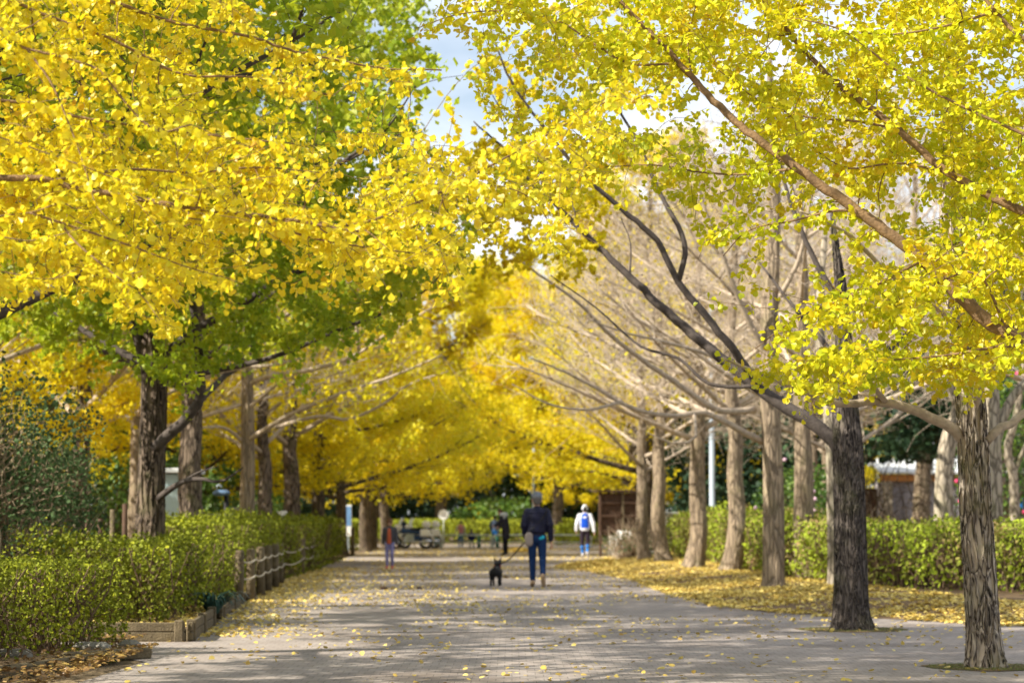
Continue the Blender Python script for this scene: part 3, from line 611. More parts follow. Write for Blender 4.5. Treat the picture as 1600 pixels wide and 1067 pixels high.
protos = {
 'gold_a': grow_tree('ginkgo_tree', 11, 10.5, 4.8, 1.9, 22, .21, M['bark_far'], M['bark_far'], gold1, up=.20, limb_parts=False),
 'gold_b': grow_tree('ginkgo_tree', 12, 11.5, 4.4, 2.0, 22, .22, M['bark_far'], M['bark_far'], gold1, up=.24, limb_parts=False),
 'bare_a': grow_tree('ginkgo_tree', 21, 10.0, 4.4, 2.7, 17, .2, M['bark_tan'], M['limb_grey'], bare=True, up=.42),
 'bare_b': grow_tree('ginkgo_tree', 22, 9.5, 4.6, 2.9, 17, .2, M['bark_tan'], M['limb_grey'], dict(step=.45, per=1, size=.1, mat=M['leaf_gold'], jit=.05), bare=True, up=.36),
 'some_a': grow_tree('ginkgo_tree', 31, 10.0, 4.4, 2.9, 17, .23, M['bark_brown'], M['limb_pale'], dict(step=.16, per=3, size=.11, mat=M['leaf_gold'], jit=.08), up=.4),
 'green_a': grow_tree('ginkgo_tree', 33, 11.0, 4.8, 3.3, 20, .24, M['bark_brown'], M['limb_dark'], dict(step=.09, per=6, size=.11, mat=M['leaf_green'], jit=.12), up=.4, limb_parts=True),
}
used = set()
def place(key, x, y, label, group='ginkgo trees lining the path', sc=1.0, rz=None, tsc=None, z=0):
    src = protos[key]
    if key in used: o = copy_tree(src)
    else: o = src; used.add(key)
    o.location = (x, y, z); o.rotation_euler = (0, 0, random.uniform(0, 6.28) if rz is None else rz); o.scale = (sc, sc, sc)
    tag(o, label, 'tree', group); return o
def place_px(key, px, py, label, group='ginkgo trees lining the path', **k):
    q = G(px, py); return place(key, q.x, q.y, label, group, z=bed_h(np.array([q.x]), np.array([q.y]))[0] if px > 900 else 0, **k)
# right row beyond the dark trunk
place('bare_a', 5.45, 44.5, 'bare ginkgo hidden behind the dark grey trunk, its tan twigs tangled above', sc=1.0, rz=.6, z=.1)
place_px('bare_b', 1143, 902, 'bare ginkgo with a straight trunk in the leaf litter beside the pale lamp post', sc=1.0, rz=2.0)
place_px('bare_a', 1084, 896, 'bare ginkgo leaning slightly left, between lamp post and brown notice board', sc=1.02, rz=3.9)
place_px('bare_b', 1036, 886, 'bare ginkgo on the yellow litter, second trunk right of the notice board', sc=1.0, rz=5.2)
place_px('bare_a', 1008, 880, 'slender dark ginkgo trunk touching the right edge of the notice board', sc=.85, rz=1.2)
place('gold_a', 4.6, 92, 'golden ginkgo behind the person in the white jacket', sc=1.15)
place('gold_b', 2.1, 112, 'golden ginkgo whose trunk stands right behind the man walking the dog', sc=1.2)
place('gold_a', 5.2, 122, 'golden ginkgo in the row behind the far hedge on the right', 'golden ginkgo trees at the end of the path', sc=.9)
# left row
place('green_a', -5.6, 42.4, 'brown ginkgo trunk second on the left, pale panel showing beside it', sc=.95, rz=1.)
place('bare_b', -8.2, 53, 'bare ginkgo set back behind the left row', 'ginkgos behind the left row', sc=1.0, rz=.3)
place('some_a', -5.85, 57.5, 'thin straight ginkgo trunk on the left close to a thicker one', sc=.85, rz=2.2)
place('some_a', -5.5, 61, 'thick brown ginkgo rising from the trimmed hedge beside the small white sign', sc=1, rz=4.0)
place('gold_b', -5.35, 66, 'ginkgo with a slightly leaning trunk at the end of the left hedge', sc=.92)
place('gold_a', -5.6, 80, 'ginkgo in front of the narrow blue sign on the left', sc=.92)
place('gold_b', -5.3, 88, 'ginkgo with a forked low limb behind the narrow blue sign', sc=.9)
place('gold_a', -5.6, 97, 'golden ginkgo on the left by the standing child', sc=.95)
place('gold_b', -5.4, 104, 'golden ginkgo left of the parked motorcycles', sc=1.0)
for i, (x, y, s_) in enumerate([(-9.5, 78, 1.25), (-9.8, 96, 1.3), (-8.5, 64, .9), (-11, 92, 1.3), (9.5, 120, 1.3), (3.6, 134, 1.2), (11.5, 104, 1.2)]):
    place(['gold_a', 'gold_b'][i % 2], x, y, 'golden ginkgo massed behind the rows at the far end', 'golden ginkgos massed in the background', sc=s_)
# trees added outside the picture on the left so their crowns shade the path
for i, (x, y, s_) in enumerate([(-5.6, 16.2, .9), (-5.7, 21.5, .95), (-6.4, 27.5, 1.0)]):
    place('green_a', x, y, 'green-yellow ginkgo added outside the left edge so its crown shades the path', 'ginkgos added outside the left edge to shade the path', sc=s_)
place('gold_b', 4.5, 80, 'golden ginkgo right behind the notice board', sc=1.3)
for i, (x, y, s_, kk) in enumerate([(-7, 126, 1.6, 'gold_b'), (-1.0, 138, 1.6, 'gold_a'), (5.5, 128, 1.6, 'gold_b'), (-15, 122, 1.6, 'gold_a'), (-3.6, 125, 1.5, 'gold_a')]):
    place(kk, x, y, 'tall golden ginkgo rising behind the others at the far end', 'tall golden ginkgos in the background', sc=s_)
for i, (x, y, s_, kk) in enumerate([(6.8, 86, 1.45, 'gold_a') if False else (6.8, 88, 1.4, 'bare_a'), (10.5, 80, 1.6, 'bare_b'), (15, 88, 1.7, 'bare_a'), (19, 82, 1.6, 'bare_b'), (13.5, 70, 1.1, 'bare_b'), (12.5, 50, 1.2, 'bare_a')]):
    place(kk, x, y, 'tall bare tree whose fine tan twigs fill the background on the right', 'tall bare trees in the background on the right', sc=s_)
# trees behind the right hedge
for (x, y, key, s_, rz_, lab) in [(8.6, 70, 'bare_b', 1.05, 1, 'pale trunk behind the right hedge, left one of a close pair'), (9.4, 72, 'bare_a', 1.1, 2, 'brown leaning trunk behind the right hedge, right one of a close pair'),
        (8.5, 62, 'bare_a', 1.0, 4, 'slim pale trunk behind the right hedge close to the dark grey ginkgo'), (14.5, 72, 'bare_b', 1.1, 3, 'bare tree behind the right hedge near the pink flowers'), (11.5, 90, 'bare_a', 1.2, 5, 'bare tree rising in front of the shed behind the right hedge')]:
    place(key, x, y, lab, 'bare trees behind the right hedge', sc=s_, rz=rz_)
for i, (x, y) in enumerate([(-11, 47), (-13.5, 60), (-10.5, 55)]):
    place('gold_b', x, y, 'golden ginkgo showing above the left shrubs, behind the left row', 'golden ginkgos behind the left row', sc=.95)
for i, (x, y) in enumerate([(-10.5, 40), (-9, 50), (-12, 58)]):
    place('some_a', x, y, 'ginkgo with sparse gold leaves standing behind the left row', 'ginkgos behind the left row', sc=1.0)
# curvy pale trunk behind the hedge on the right
def plain_tree(name, label, cat, base, pts, rads, limbs, tm, group=None, cone=None, lm=None):
    e = empty(name, base, label, cat, group); off = np.array(base)
    big_trunk([np.array(list(p)) - off for p in pts], rads, 24, 60, tm, e)
    for (pp, r0, r1) in limbs:
        pl = smooth_line([np.array(list(p)) - off for p in pp], 12); MB().tube(pl, np.linspace(r0, r1, 12), 8).build('limb', lm or tm, e, True)
    return e
YT = 46.0
b0 = Vector((P(1474, 900, YT).x, YT, 0))
plain_tree('broadleaf_tree', 'pale smooth curving trunk behind the right hedge, left of the furrowed ginkgo', 'tree', b0,
    [b0, P(1474, 820, YT), P(1475, 740, YT), P(1482, 690, YT), P(1500, 640, YT), P(1505, 580, YT), P(1490, 480, YT), P(1500, 300, YT)], [.2, .19, .165, .16, .15, .13, .1, .05],
    [([P(1500, 640, YT), P(1480, 590, YT), P(1470, 520, YT), P(1440, 420, YT)], .1, .03), ([P(1490, 480, YT), P(1540, 420, YT), P(1600, 380, YT)], .08, .03)], M['bark_pale'])
YU = 42.0; b1 = Vector((P(1549, 900, YU).x, YU, 0))
plain_tree('broadleaf_tree', 'greenish forked trunk just right of the furrowed ginkgo, behind the hedge', 'tree', b1,
    [b1, P(1552, 800, YU), P(1552, 700, YU), P(1550, 620, YU), P(1545, 540, YU), P(1540, 400, YU), P(1530, 250, YU)], [.16, .15, .14, .12, .1, .08, .04],
    [([P(1552, 700, YU), P(1568, 650, YU), P(1590, 610, YU), P(1640, 560, YU)], .11, .05), ([P(1550, 620, YU), P(1535, 560, YU), P(1500, 500, YU)], .07, .02)], M['bark_pale'])
YW = 52.0; b2 = Vector((P(1585, 900, YW).x, YW, 0))
plain_tree('broadleaf_tree', 'small crooked pale trunk in front of the lattice fence at the right edge', 'tree', b2,
    [b2, P(1585, 800, YW), P(1583, 745, YW), P(1575, 700, YW), P(1590, 640, YW), P(1600, 560, YW)], [.13, .12, .1, .09, .07, .04], [([P(1583, 745, YW), P(1600, 700, YW), P(1620, 660, YW)], .06, .02)], M['bark_pale'])
YV = 40.0; b3 = Vector((P(1306, 900, YV).x, YV, 0))
plain_tree('broadleaf_tree', 'thin pale trunk seen directly left behind the dark grey ginkgo', 'tree', b3,
    [b3, P(1303, 800, YV), P(1300, 700, YV), P(1294, 620, YV), P(1280, 500, YV), P(1290, 350, YV)], [.13, .12, .11, .1, .08, .04], [([P(1294, 620, YV), P(1260, 540, YV), P(1200, 480, YV)], .05, .02)], M['bark_pale'])
# long pale bare boughs over the path (left row) as traced ginkgos' boughs
LP = [([(385, 690), (440, 655), (500, 628), (560, 606), (620, 585), (690, 555)], 50.9, 47, .07, .015),
      ([(390, 600), (420, 588), (480, 578), (545, 560), (600, 525), (650, 495), (695, 470)], 50.9, 46, .075, .012),
      ([(385, 640), (410, 620), (450, 590), (500, 590), (540, 580)], 50.9, 49, .05, .015),
      ([(395, 680), (430, 668), (500, 650), (545, 655), (600, 630), (640, 600), (700, 580)], 50.9, 48, .06, .012),
      ([(520, 498), (560, 470), (605, 420)], 48, 47.5, .05, .02), ([(400, 520), (470, 480), (520, 450), (600, 420), (660, 390)], 50.9, 47, .06, .012),
      ([(310, 590), (370, 575), (430, 570), (470, 560)], 44, 43, .06, .02), ([(380, 690), (350, 668), (315, 668)], 50.9, 49, .05, .02)]
YZ = 50.9; bz = Vector((P(384, 900, YZ).x, YZ, 0))
traced_tree('ginkgo_tree', 'pale smooth ginkgo whose long bare boughs curve right across the path', 'ginkgo trees lining the path', bz,
    ([bz, bz + Vector((.02, 0, 2)), bz + Vector((0, 0, 4)), bz + Vector((.05, 0, 6.5)), bz + Vector((0, 0, 9))], [.17, .15, .13, .1, .04]),
    [(a, b, c, d * .8, f) for a, b, c, d, f in LP], M['bark_tan'], M['limb_pale'], None, dict(zones=[([(420, 400), (720, 380), (740, 600), (560, 660), (420, 690)], 46, 51, 260, [])], size=.12, mat=M['leaf_gold'], twig=.8, dir=(.8, 0, .1), step=.3, per=2, thr=.2, r=.012, shape='quad', jit=.06), (40, 90))
# right row: pale bare boughs reaching to the left
bq = G(1209, 927); bq.z = .0
RP = [([(1190, 690), (1150, 668), (1100, 645), (1050, 650), (985, 636), (930, 605), (880, 580), (830, 560)], bq.y, 38, .06, .012),
      ([(1180, 640), (1120, 640), (1060, 600), (1000, 560), (950, 520), (900, 470), (830, 420), (780, 380)], bq.y, 37, .06, .012),
      ([(1110, 650), (1085, 685), (1050, 692), (1010, 675)], 39, 38.6, .03, .01), ([(985, 636), (920, 640), (860, 632), (800, 600)], 38.6, 38, .03, .008),
      ([(1185, 600), (1120, 560), (1060, 540), (980, 520), (920, 500)], bq.y, 38, .045, .01), ([(1200, 560), (1160, 480), (1130, 400), (1100, 320), (1080, 240)], bq.y, 39, .06, .012), ([(1210, 480), (1250, 400), (1270, 300), (1300, 220)], bq.y, 39, .05, .012)]
traced_tree('ginkgo_tree', 'bare light brown ginkgo with long low boughs, next beyond the dark grey one', 'ginkgo trees lining the path', bq,
    ([bq, bq + Vector((0, 0, 2)), bq + Vector((-.05, 0, 4)), bq + Vector((.05, 0, 6.5)), bq + Vector((0, 0, 9))], [.185, .165, .15, .11, .04]),
    RP, M['bark_tan'], M['limb_pale'], None, dict(zones=[([(800, 330), (1000, 230), (1330, 180), (1420, 330), (1300, 560), (1150, 640), (960, 620), (860, 540)], 36.5, 42, 420, [])], size=.05, mat=M['twig_tan'], twig=1.0, dir=(-.5, 0, .5), step=.3, per=1, thr=.1, r=.011, shape='quad', jit=.03), (40, 90))

# ------------------------------------------------------------------ hedges and shrubs
def hedge(name, label, group, path, w_, h, matl, n_m2=520, size=.055, rag=.07, stems=True, cat='hedge', hvar=.06):
    """path: centre line; leaves fill a ragged shell round it"""
    c0 = path[0]; e = empty(name, (c0[0], c0[1], 0), label, cat, group); p = np.array([(x, y, 0) for x, y in path], float)
    L_ = np.concatenate([[0], np.cumsum(np.linalg.norm(np.diff(p, axis=0), axis=1))]); T_ = L_[-1]
    def frame(s_):
        x = np.interp(s_, L_, p[:, 0]); y = np.interp(s_, L_, p[:, 1]); e_ = .4
        tx = np.interp(np.minimum(s_ + e_, T_), L_, p[:, 0]) - np.interp(np.maximum(s_ - e_, 0), L_, p[:, 0]); ty = np.interp(np.minimum(s_ + e_, T_), L_, p[:, 1]) - np.interp(np.maximum(s_ - e_, 0), L_, p[:, 1])
        l = np.hypot(tx, ty) + 1e-9; return x, y, tx / l, ty / l
    per = 2 * h + w_; n = int((T_ * per + 2 * w_ * h) * n_m2)
    s_ = rng.uniform(0, T_, n); q = rng.uniform(0, per, n)
    endm = rng.random(n) < 2 * w_ * h / (T_ * per + 2 * w_ * h)
    lat = np.where(q < h, -w_ / 2, np.where(q < h + w_, q - h - w_ / 2, w_ / 2)); zz = np.where(q < h, q, np.where(q < h + w_, h, per - q))
    lat = np.where(endm, rng.uniform(-w_ / 2, w_ / 2, n), lat); zz = np.where(endm, rng.uniform(0, h, n), zz); s_ = np.where(endm, np.where(rng.random(n) < .5, 0, T_), s_)
    # rounded top edges, raggedness
    x, y, tx, ty = frame(s_); X0 = np.stack([x - ty * lat, y + tx * lat, zz], -1)
    nn = vnoise(X0, 1.6, 5) * .6 + vnoise(X0, 5, 6) * .4
    ins = np.abs(rng.normal(size=n)) * rag + (nn - .5) * 2.6 * rag
    k = 1 - np.clip(ins, -.16, .3) / (w_ / 2); kz = 1 - np.clip(ins, -.2, .3) / h
    edge = np.clip((zz / h - .8) / .2, 0, 1) ** 2 * .1; lat2 = lat * np.where(endm, 1, k) * (1 - edge)
    low = zz < .22 * h; keep = ~(low & (rng.random(n) < .65)) ; deep = rng.random(n) < .4; k = np.where(deep & ~endm, k - rng.uniform(.15, .7, n), k); lat2 = lat * np.where(endm, 1, k) * (1 - edge); kz = np.where(deep, kz - rng.uniform(.05, .45, n) * (zz > .9 * h), kz); zz2 = np.maximum(.06, zz * kz * (1 + hvar * (vnoise(X0, .8, 9) - .5) * 2)) 
    tuft = rng.random(n) < .05; zz2 = np.where(tuft & (zz > .9 * h), zz2 + rng.uniform(0, .12, n), zz2)
    so_ = np.where(endm, (rng.random(n) * .12 + ins) * np.where(s_ < T_ / 2, 1, -1), 0)
    c = np.stack([x - ty * lat2 + tx * so_ - p[0, 0], y + tx * lat2 + ty * so_ - p[0, 1], zz2], -1)[keep]; n = len(c)
    side = np.where(endm[keep], 0, np.sign(lat[keep])); out = np.stack([-ty[keep] * side, tx[keep] * side, .35 + (zz[keep] > .95 * h) * .8], -1)
    link('foliage', leaves('foliage', c, rdir(n, (0, 0, .3)), out + rng.normal(size=(n, 3)) * .7, size * rng.uniform(.6, 1.3, n), np.clip(rng.beta(2, 2, n), 0, 1), 'oval'), matl, e)
    if stems:
        m_ = int(T_ * w_ * 26); s2 = rng.uniform(.05, T_ - .05, m_); la = rng.uniform(-w_ / 2 + .12, w_ / 2 - .12, m_); x, y, tx, ty = frame(s2)
        b = np.stack([x - ty * la - p[0, 0], y + tx * la - p[0, 1], la * 0], -1); tt = np.linspace(0, 1, 5)[None, :, None]; top = b + np.stack([rng.normal(size=m_) * .14, rng.normal(size=m_) * .14, np.full(m_, h * .93)], -1)
        pl = b[:, None, :] * (1 - tt) + top[:, None, :] * tt; pl[:, 1:4] += rng.normal(size=(m_, 3, 3)) * .05
        rr = np.broadcast_to(np.linspace(.013, .005, 5)[None], (m_, 5)); V_, Q_ = tube_batch(pl, rr, 4)
        m3 = m_ * 3; b2 = np.repeat(pl[:, 2], 3, 0); d2 = rdir(m3, (0, 0, .5)) * rng.uniform(.15, .4, (m3, 1)); p2 = b2[:, None, :] + d2[:, None, :] * np.linspace(0, 1, 3)[None, :, None]; p2[..., 2] = np.clip(p2[..., 2], .02, h * .9)
        V2, Q2 = tube_batch(p2, np.broadcast_to(np.array([.006, .005, .003])[None], (m3, 3)), 3)
        mbx = MB(); mbx.add(V_, Q_); mbx.add(V2, Q2); mbx.build('stems', M['stem'], e)
    return e
HG = 'trimmed hedges along the left side'
hedge('hedge', 'dense low clipped hedge in the left foreground, its side in shadow', HG, [(-5.5, 17.0), (-5.0, 20), (-4.42, 23.3)], 1.65, .88, M['leaf_hedge'], 1500, .034, .09, hvar=.1)
hedge('hedge', 'loose dark green hedge behind the timber edging and the sword-leaved plant', HG, [(-4.55, 25.8), (-4.6, 30), (-4.8, 35.4)], 1.7, 1.0, M['leaf_hedge'], 800, .042, .14, hvar=.16)
hedge('hedge', 'taller bright yellow-green hedge behind the rope fence', HG, [(-4.95, 36.6), (-5.1, 42), (-5.2, 47)], 1.6, 1.22, M['leaf_hedge'], 650, .05, .13, hvar=.16)
hedge('hedge', 'farthest of the left hedges, dark and thin, ending by the leaning ginkgo', HG, [(-5.15, 49), (-5.25, 58), (-5.5, 70)], 1.3, 1.18, M['leaf_hedge'], 380, .06, .13, hvar=.15)
HR = 'hedges along the right side'
hedge('hedge', 'broad sunlit hedge with brown twiggy lower half behind the dark grey ginkgo', HR, [(14, 34), (8.6, 36.0), (6.75, 38.8), (6.0, 45), (5.9, 52)], 2.2, 1.17, M['leaf_hedge_brown'], 560, .062, .13, hvar=.13)
hedge('hedge', 'bright green hedge running back behind the lamp post', HR, [(5.9, 52.4), (5.7, 60), (5.4, 70)], 2.0, 1.36, M['leaf_hedge_brown'], 400, .066, .15, hvar=.14)
hedge('hedge', 'clipped hedge with a bright flat top crossing behind the railings at the far end', 'hedges at the far end', [(-12, 113.5), (-2, 114.5), (3.2, 115)], 5.0, 1.12, M['leaf_hedge'], 150, .1, .08, stems=False)
hedge('hedge', 'dark clipped hedge at the far end behind the person in the white jacket', 'hedges at the far end', [(2.0, 109), (10, 110)], 2.0, .95, M['leaf_hedge'], 180, .1, .08, stems=False)
hedge('hedge', 'short dark hedge at the far left beside the parked motorcycles', 'hedges at the far end', [(-8.2, 92), (-5.9, 92.5)], 1.4, 1.0, M['leaf_hedge'], 220, .09, .08, stems=False)

def shrub(name, label, cat, base, rx, ry, h, leafm, n, size, stems, stem_m, group=None, z0=.15, shape='oval', flower=None, rag=.3, core=.35):
    e = empty(name, base, label, cat, group)
    v = rdir(n); rad = rng.uniform(core, 1, n) ** .5; nn = vnoise(v * 2.4 + np.array(base) * .7, 1.1, 4); rad = rad * (1 - rag + rag * 2 * nn); c = v * rad[:, None] * np.array([rx, ry, h * .5]) + np.array([0, 0, h * .5]); 
    keep = (c[:, 2] > z0) & (vnoise(c + np.array(base), 1.9, 8) > .36); c = c[keep]; n2 = len(c)
    link('foliage', leaves('foliage', c, rdir(n2, (0, 0, -.1)), rdir(n2, (0, 0, .6)), size * rng.uniform(.6, 1.3, n2), np.clip(rng.beta(2, 2, n2), 0, 1), shape), leafm, e)
    if stems:
        b = np.stack([rng.normal(size=stems) * rx * .3, rng.normal(size=stems) * ry * .3, np.zeros(stems)], -1); top = rdir(stems); top[:, 2] = np.abs(top[:, 2]); top = top * np.array([rx * .95, ry * .95, h * .96]) * rng.uniform(.6, 1, (stems, 1)); top[:, 2] += h * .1
        tt = np.linspace(0, 1, 7)[None, :, None]; pl = b[:, None] * (1 - tt) + top[:, None] * tt ** 1.0; pl[..., 2] += (np.sin(tt[..., 0] * PI) * h * .1); pl[:, 1:] += np.cumsum(rng.normal(size=(stems, 6, 3)) * .035 * h / 2, 1)
        V_, Q_ = tube_batch(pl, np.broadcast_to(np.linspace(.016, .005, 7)[None], (stems, 7)), 4); mbx = MB(); mbx.add(V_, Q_)
        m3 = stems * 5; b2 = np.repeat(pl[:, 3:6].reshape(-1, 3)[rng.integers(0, stems * 3, stems)], 5, 0); d2 = rdir(m3, (0, 0, .5)) * rng.uniform(.2, .6, (m3, 1)); p2 = b2[:, None] + d2[:, None] * np.linspace(0, 1, 4)[None, :, None]; p2[:, 1:] += rng.normal(size=(m3, 3, 3)) * .03
        V2, Q2 = tube_batch(p2, np.broadcast_to(np.linspace(.007, .003, 4)[None], (m3, 4)), 3); mbx.add(V2, Q2); mbx.build('stems', stem_m, e)
    if flower:
        fm, cnt, fs = flower; mbx = MB(); v = rdir(cnt); v /= np.linalg.norm(v, axis=1, keepdims=True); v[:, 1] = -np.abs(v[:, 1]); v *= np.array([rx, ry, h * .5]) * 1.0
        for q in v: mbx.ell(q + np.array([0, 0, h * .5]), (fs, fs * .7, fs), 7, 5)
        mbx.build('blossoms', fm, e, True)
    return e
shrub('evergreen_shrub', 'large twiggy evergreen shrub with bare stems below, at the left edge', 'shrub', (-6.95, 27.5, 0), 2.25, 1.9, 3.3, M['leaf_shrub'], 26000, .05, 520, M['stem_pale'], rag=.22, core=.15)
shrub('evergreen_shrub', 'tangled brown-stemmed shrub between the large shrub and the stout left ginkgo', 'shrub', (-6.35, 31.0, 0), 1.25, 1.3, 2.5, M['leaf_shrub'], 8000, .055, 380, M['stem_pale'], rag=.3, core=.15)
# woods behind
n = 52000; xx = rng.uniform(-48, 48, n); top = 7.5 + 3.5 * vnoise(np.stack([xx, xx * 0, xx * 0], -1), .12, 3) + 1.6 * vnoise(np.stack([xx, xx * 0, xx * 0], -1), .5, 4); zz = top * rng.random(n); yy = 152 + rng.uniform(-4, 5, n) + zz * .3
wc = np.stack([xx, yy, zz + .1], -1); tag(link('woodland', leaves('woodland', wc, rdir(n), rdir(n, (0, -.6, .5)), .42 * rng.uniform(.6, 1.3, n), np.clip(rng.beta(2, 2, n), 0, 1), 'quad'), M['leaf_dark']), 'dark green woodland closing the view behind everything', 'woodland', None, 'stuff')
DG = 'dark evergreens in the background'
for (x, y, rx, ry, h, lab) in [(-2.5, 133, 5, 4, 4.2, 'rounded dark evergreen at the end of the path behind the railings'), (3.2, 130, 3.2, 3, 4.0, 'dark evergreen right behind the man in the cap'), (-9.5, 131, 5, 4, 4.6, 'dark evergreen behind the parked motorcycles'), (7.5, 78, 2.8, 2.6, 6.2, 'tall dark evergreen behind the notice board'), (11, 76, 3.0, 3, 7.0, 'dark evergreen behind the lamp post'),
        (14.5, 64, 3.4, 3, 8.5, 'tall dark evergreen over the shed roof on the right'), (17.5, 80, 4, 4, 9, 'dark evergreen at the back on the far right'), (12, 66, 2.2, 2.2, 6.6, 'dark evergreen behind the close pair of pale trunks')]:
    shrub('evergreen_tree', lab, 'tree', (x, y, 0), rx, ry, h, M['leaf_dark'], 9000, .2, 50, M['bark_far'], DG, z0=.3 if y > 100 or y < 80 and x < 10 else 3.0 if x >= 11 else 1.6, rag=.25, core=.2)
shrub('bamboo_clump', 'bright green leafy thicket behind the left row of trunks', 'bush', (-9.2, 66, 0), 2.2, 3.6, 4.2, M['leaf_mid'], 9000, .13, 60, M['leaf_mid'], rag=.2)
shrub('bamboo_clump', 'smaller bright green thicket beyond, seen between the far left trunks', 'bush', (-8.6, 78, 0), 1.8, 3.0, 3.8, M['leaf_mid'], 7000, .14, 50, M['leaf_mid'], rag=.2)
shrub('broadleaf_bush', 'mid green bush behind the pale panel on the left', 'bush', (-9.5, 57, 0), 2.2, 2, 3.3, M['leaf_mid'], 6000, .12, 50, M['stem'], rag=.2)
shrub('broadleaf_bush', 'light green bush behind the round white sign', 'bush', (-.9, 121, 0), 2.2, 1.5, 2.3, M['leaf_mid'], 3500, .16, 30, M['stem'], rag=.3)
shrub('camellia_bush', 'camellia with deep pink flowers at the right edge', 'bush', (12.3, 56.5, 0), 2.0, 1.8, 4.8, M['leaf_mid'], 11000, .085, 60, M['stem'], flower=(M['pink'], 46, .055), z0=1.3, rag=.15)
shrub('flowering_bush', 'bush with pale pink flowers behind the right hedge, beside the close pair of trunks', 'bush', (6.9, 58.5, 0), 1.1, 1.2, 2.7, M['leaf_mid'], 4200, .085, 40, M['stem'], flower=(M['palepink'], 30, .05), rag=.2)
shrub('twiggy_bush', 'sparse brown bush beside the white fence at the foot of the notice board', 'bush', (3.55, 72, 0), .9, .9, .95, M['leaf_shrub'], 700, .06, 120, M['stem_pale'], rag=.3)
shrub('round_bush', 'small bright yellow-green bush left of the notice board', 'bush', (3.75, 82, 0), .7, .7, 1.7, M['leaf_mid'], 2200, .09, 20, M['stem'], rag=.1)
# sword-leaved plant by the timber edge
e = empty('sword_leaved_plant', (-3.62, 29.4, .1), 'dark blue-green plant of arching sword-shaped leaves at the timber edging', 'plant')
mbx = MB(); m_ = 90; az = rng.uniform(0, 2 * PI, m_); l = rng.uniform(.35, .65, m_); t = np.linspace(0, 1, 6)
for i in range(m_):
    r_ = .06 + l[i] * .75 * t; z_ = l[i] * (1.25 * t - 1.0 * t ** 2.2); pl = np.stack([np.cos(az[i]) * r_, np.sin(az[i]) * r_, z_], -1); sd_ = np.array([-math.sin(az[i]), math.cos(az[i]), 0]); wv = (.016 * (1 - t ** 2) + .001)[:, None]
    V_ = np.stack([pl - sd_ * wv, pl + sd_ * wv], 1).reshape(-1, 3); mbx.add(V_, np.array([[2 * j, 2 * j + 1, 2 * j + 3, 2 * j + 2] for j in range(5)]))
mbx.build('leaf_blades', mat('sword_leaf', (.03, .09, .07), .4, .5), e)

# ------------------------------------------------------------------ fallen leaves
def litter(name, label, X, Y, Z, size, shape='quad', matl=None):
    n = len(X); c = np.stack([X, Y, Z + .006 + rng.uniform(0, .02, n)], -1); d = rdir(n); d[:, 2] *= .25; nr = rdir(n) * .5 + np.array([0, 0, 1])
    o = link(name, leaves(name, c, d, nr, size * rng.uniform(.65, 1.25, n), np.clip(rng.beta(2, 2, n), 0, 1), shape), matl or M['litter']); tag(o, label, 'fallen leaves', None, 'stuff'); return o
def lit(n, y0, y1, xf, pw=1.0):
    y = y0 + (y1 - y0) * rng.random(n) ** pw; x = xf(y, rng.random(n)); return x, y
re_ = lambda y: np.interp(y, [e_[1] for e_ in REy], [e_[0] for e_ in REy]); le_ = lambda y: np.interp(y, [e_[1] for e_ in LE], [e_[0] for e_ in LE])
x1, y1 = lit(5600, 16, 62, lambda y, u: le_(y) + (re_(y) - le_(y)) * u, 1.0)
k_ = vnoise(np.stack([x1, y1, x1 * 0], -1), .5, 2) > .35; x1, y1 = x1[k_], y1[k_]
x2, y2 = lit(9000, 58, 103, lambda y, u: le_(y) + (re_(y) - le_(y)) * u)
k2 = vnoise(np.stack([x2 * .6, y2 * .25, x2 * 0], -1), .8, 5) > .3; x2, y2 = x2[k2], y2[k2]
x3, y3 = lit(2900, 25.5, 60, lambda y, u: le_(y) + .02 + np.abs(rng.normal(size=len(y))) * .55)
x4, y4 = lit(1600, 34, 56, lambda y, u: le_(y) + 3.4 * u ** 1.3)
xa, ya = np.concatenate([x1, x2, x3, x4]), np.concatenate([y1, y2, y3, y4])
litter('fallen_leaves', 'yellow ginkgo leaves scattered over the grey paving', xa, ya, xa * 0, .052, 'oval')
x, y = lit(58000, 28, 92, lambda y, u: re_(y) - .25 + u ** 1.2 * 3.6, 1.15)
k_ = rng.random(len(x)) < np.clip((vnoise(np.stack([x, y, x * 0], -1), .9, 11) * .6 + vnoise(np.stack([x, y, x * 0], -1), 3, 12) * .4 - .26) * 3.2, .06, 1); x, y = x[k_], y[k_]
litter('fallen_leaves', 'thick carpet of yellow leaves under the right row of trees', x, y, np.maximum(bed_h(x, y), 0) + .006, .058, 'oval')
x, y = lit(9000, 25, 60, lambda y, u: le_(y) - .05 - u * 2.2)
litter('fallen_leaves', 'yellow and brown leaves lying in the left bed under the hedges', x, y, x * 0 + .125, .062, 'oval')
x, y = lit(1500, 14, 24.2, lambda y, u: -3.25 - np.abs(rng.normal(size=len(y))) * .45); x = np.where(y > 22.5, x - .4, x)
litter('fallen_leaves', 'brown and yellow leaves at the foot of the foreground hedge', x, y, x * 0 + .075, .055, 'oval', leafmat('brown_leaf', [(0, (.08, .05, .02)), (.4, (.2, .11, .04)), (.75, (.4, .26, .07)), (1, (.6, .48, .1))], .8, .3, .1))
def pile(label, px, py, rx, ry, h, n):
    q = G(px, py); r_ = np.sqrt(rng.random(n)); a = rng.uniform(0, 2 * PI, n); x = q.x + rx * r_ * np.cos(a); y = q.y + ry * r_ * np.sin(a); z = h * (1 - r_ ** 2) * rng.uniform(.3, 1, n)
    litter('leaf_pile', label, x, y, z, .08, 'oval')
pile('low heap of orange-yellow leaves beside the man in the navy jacket', 808, 862, .65, 1.2, .16, 1800)
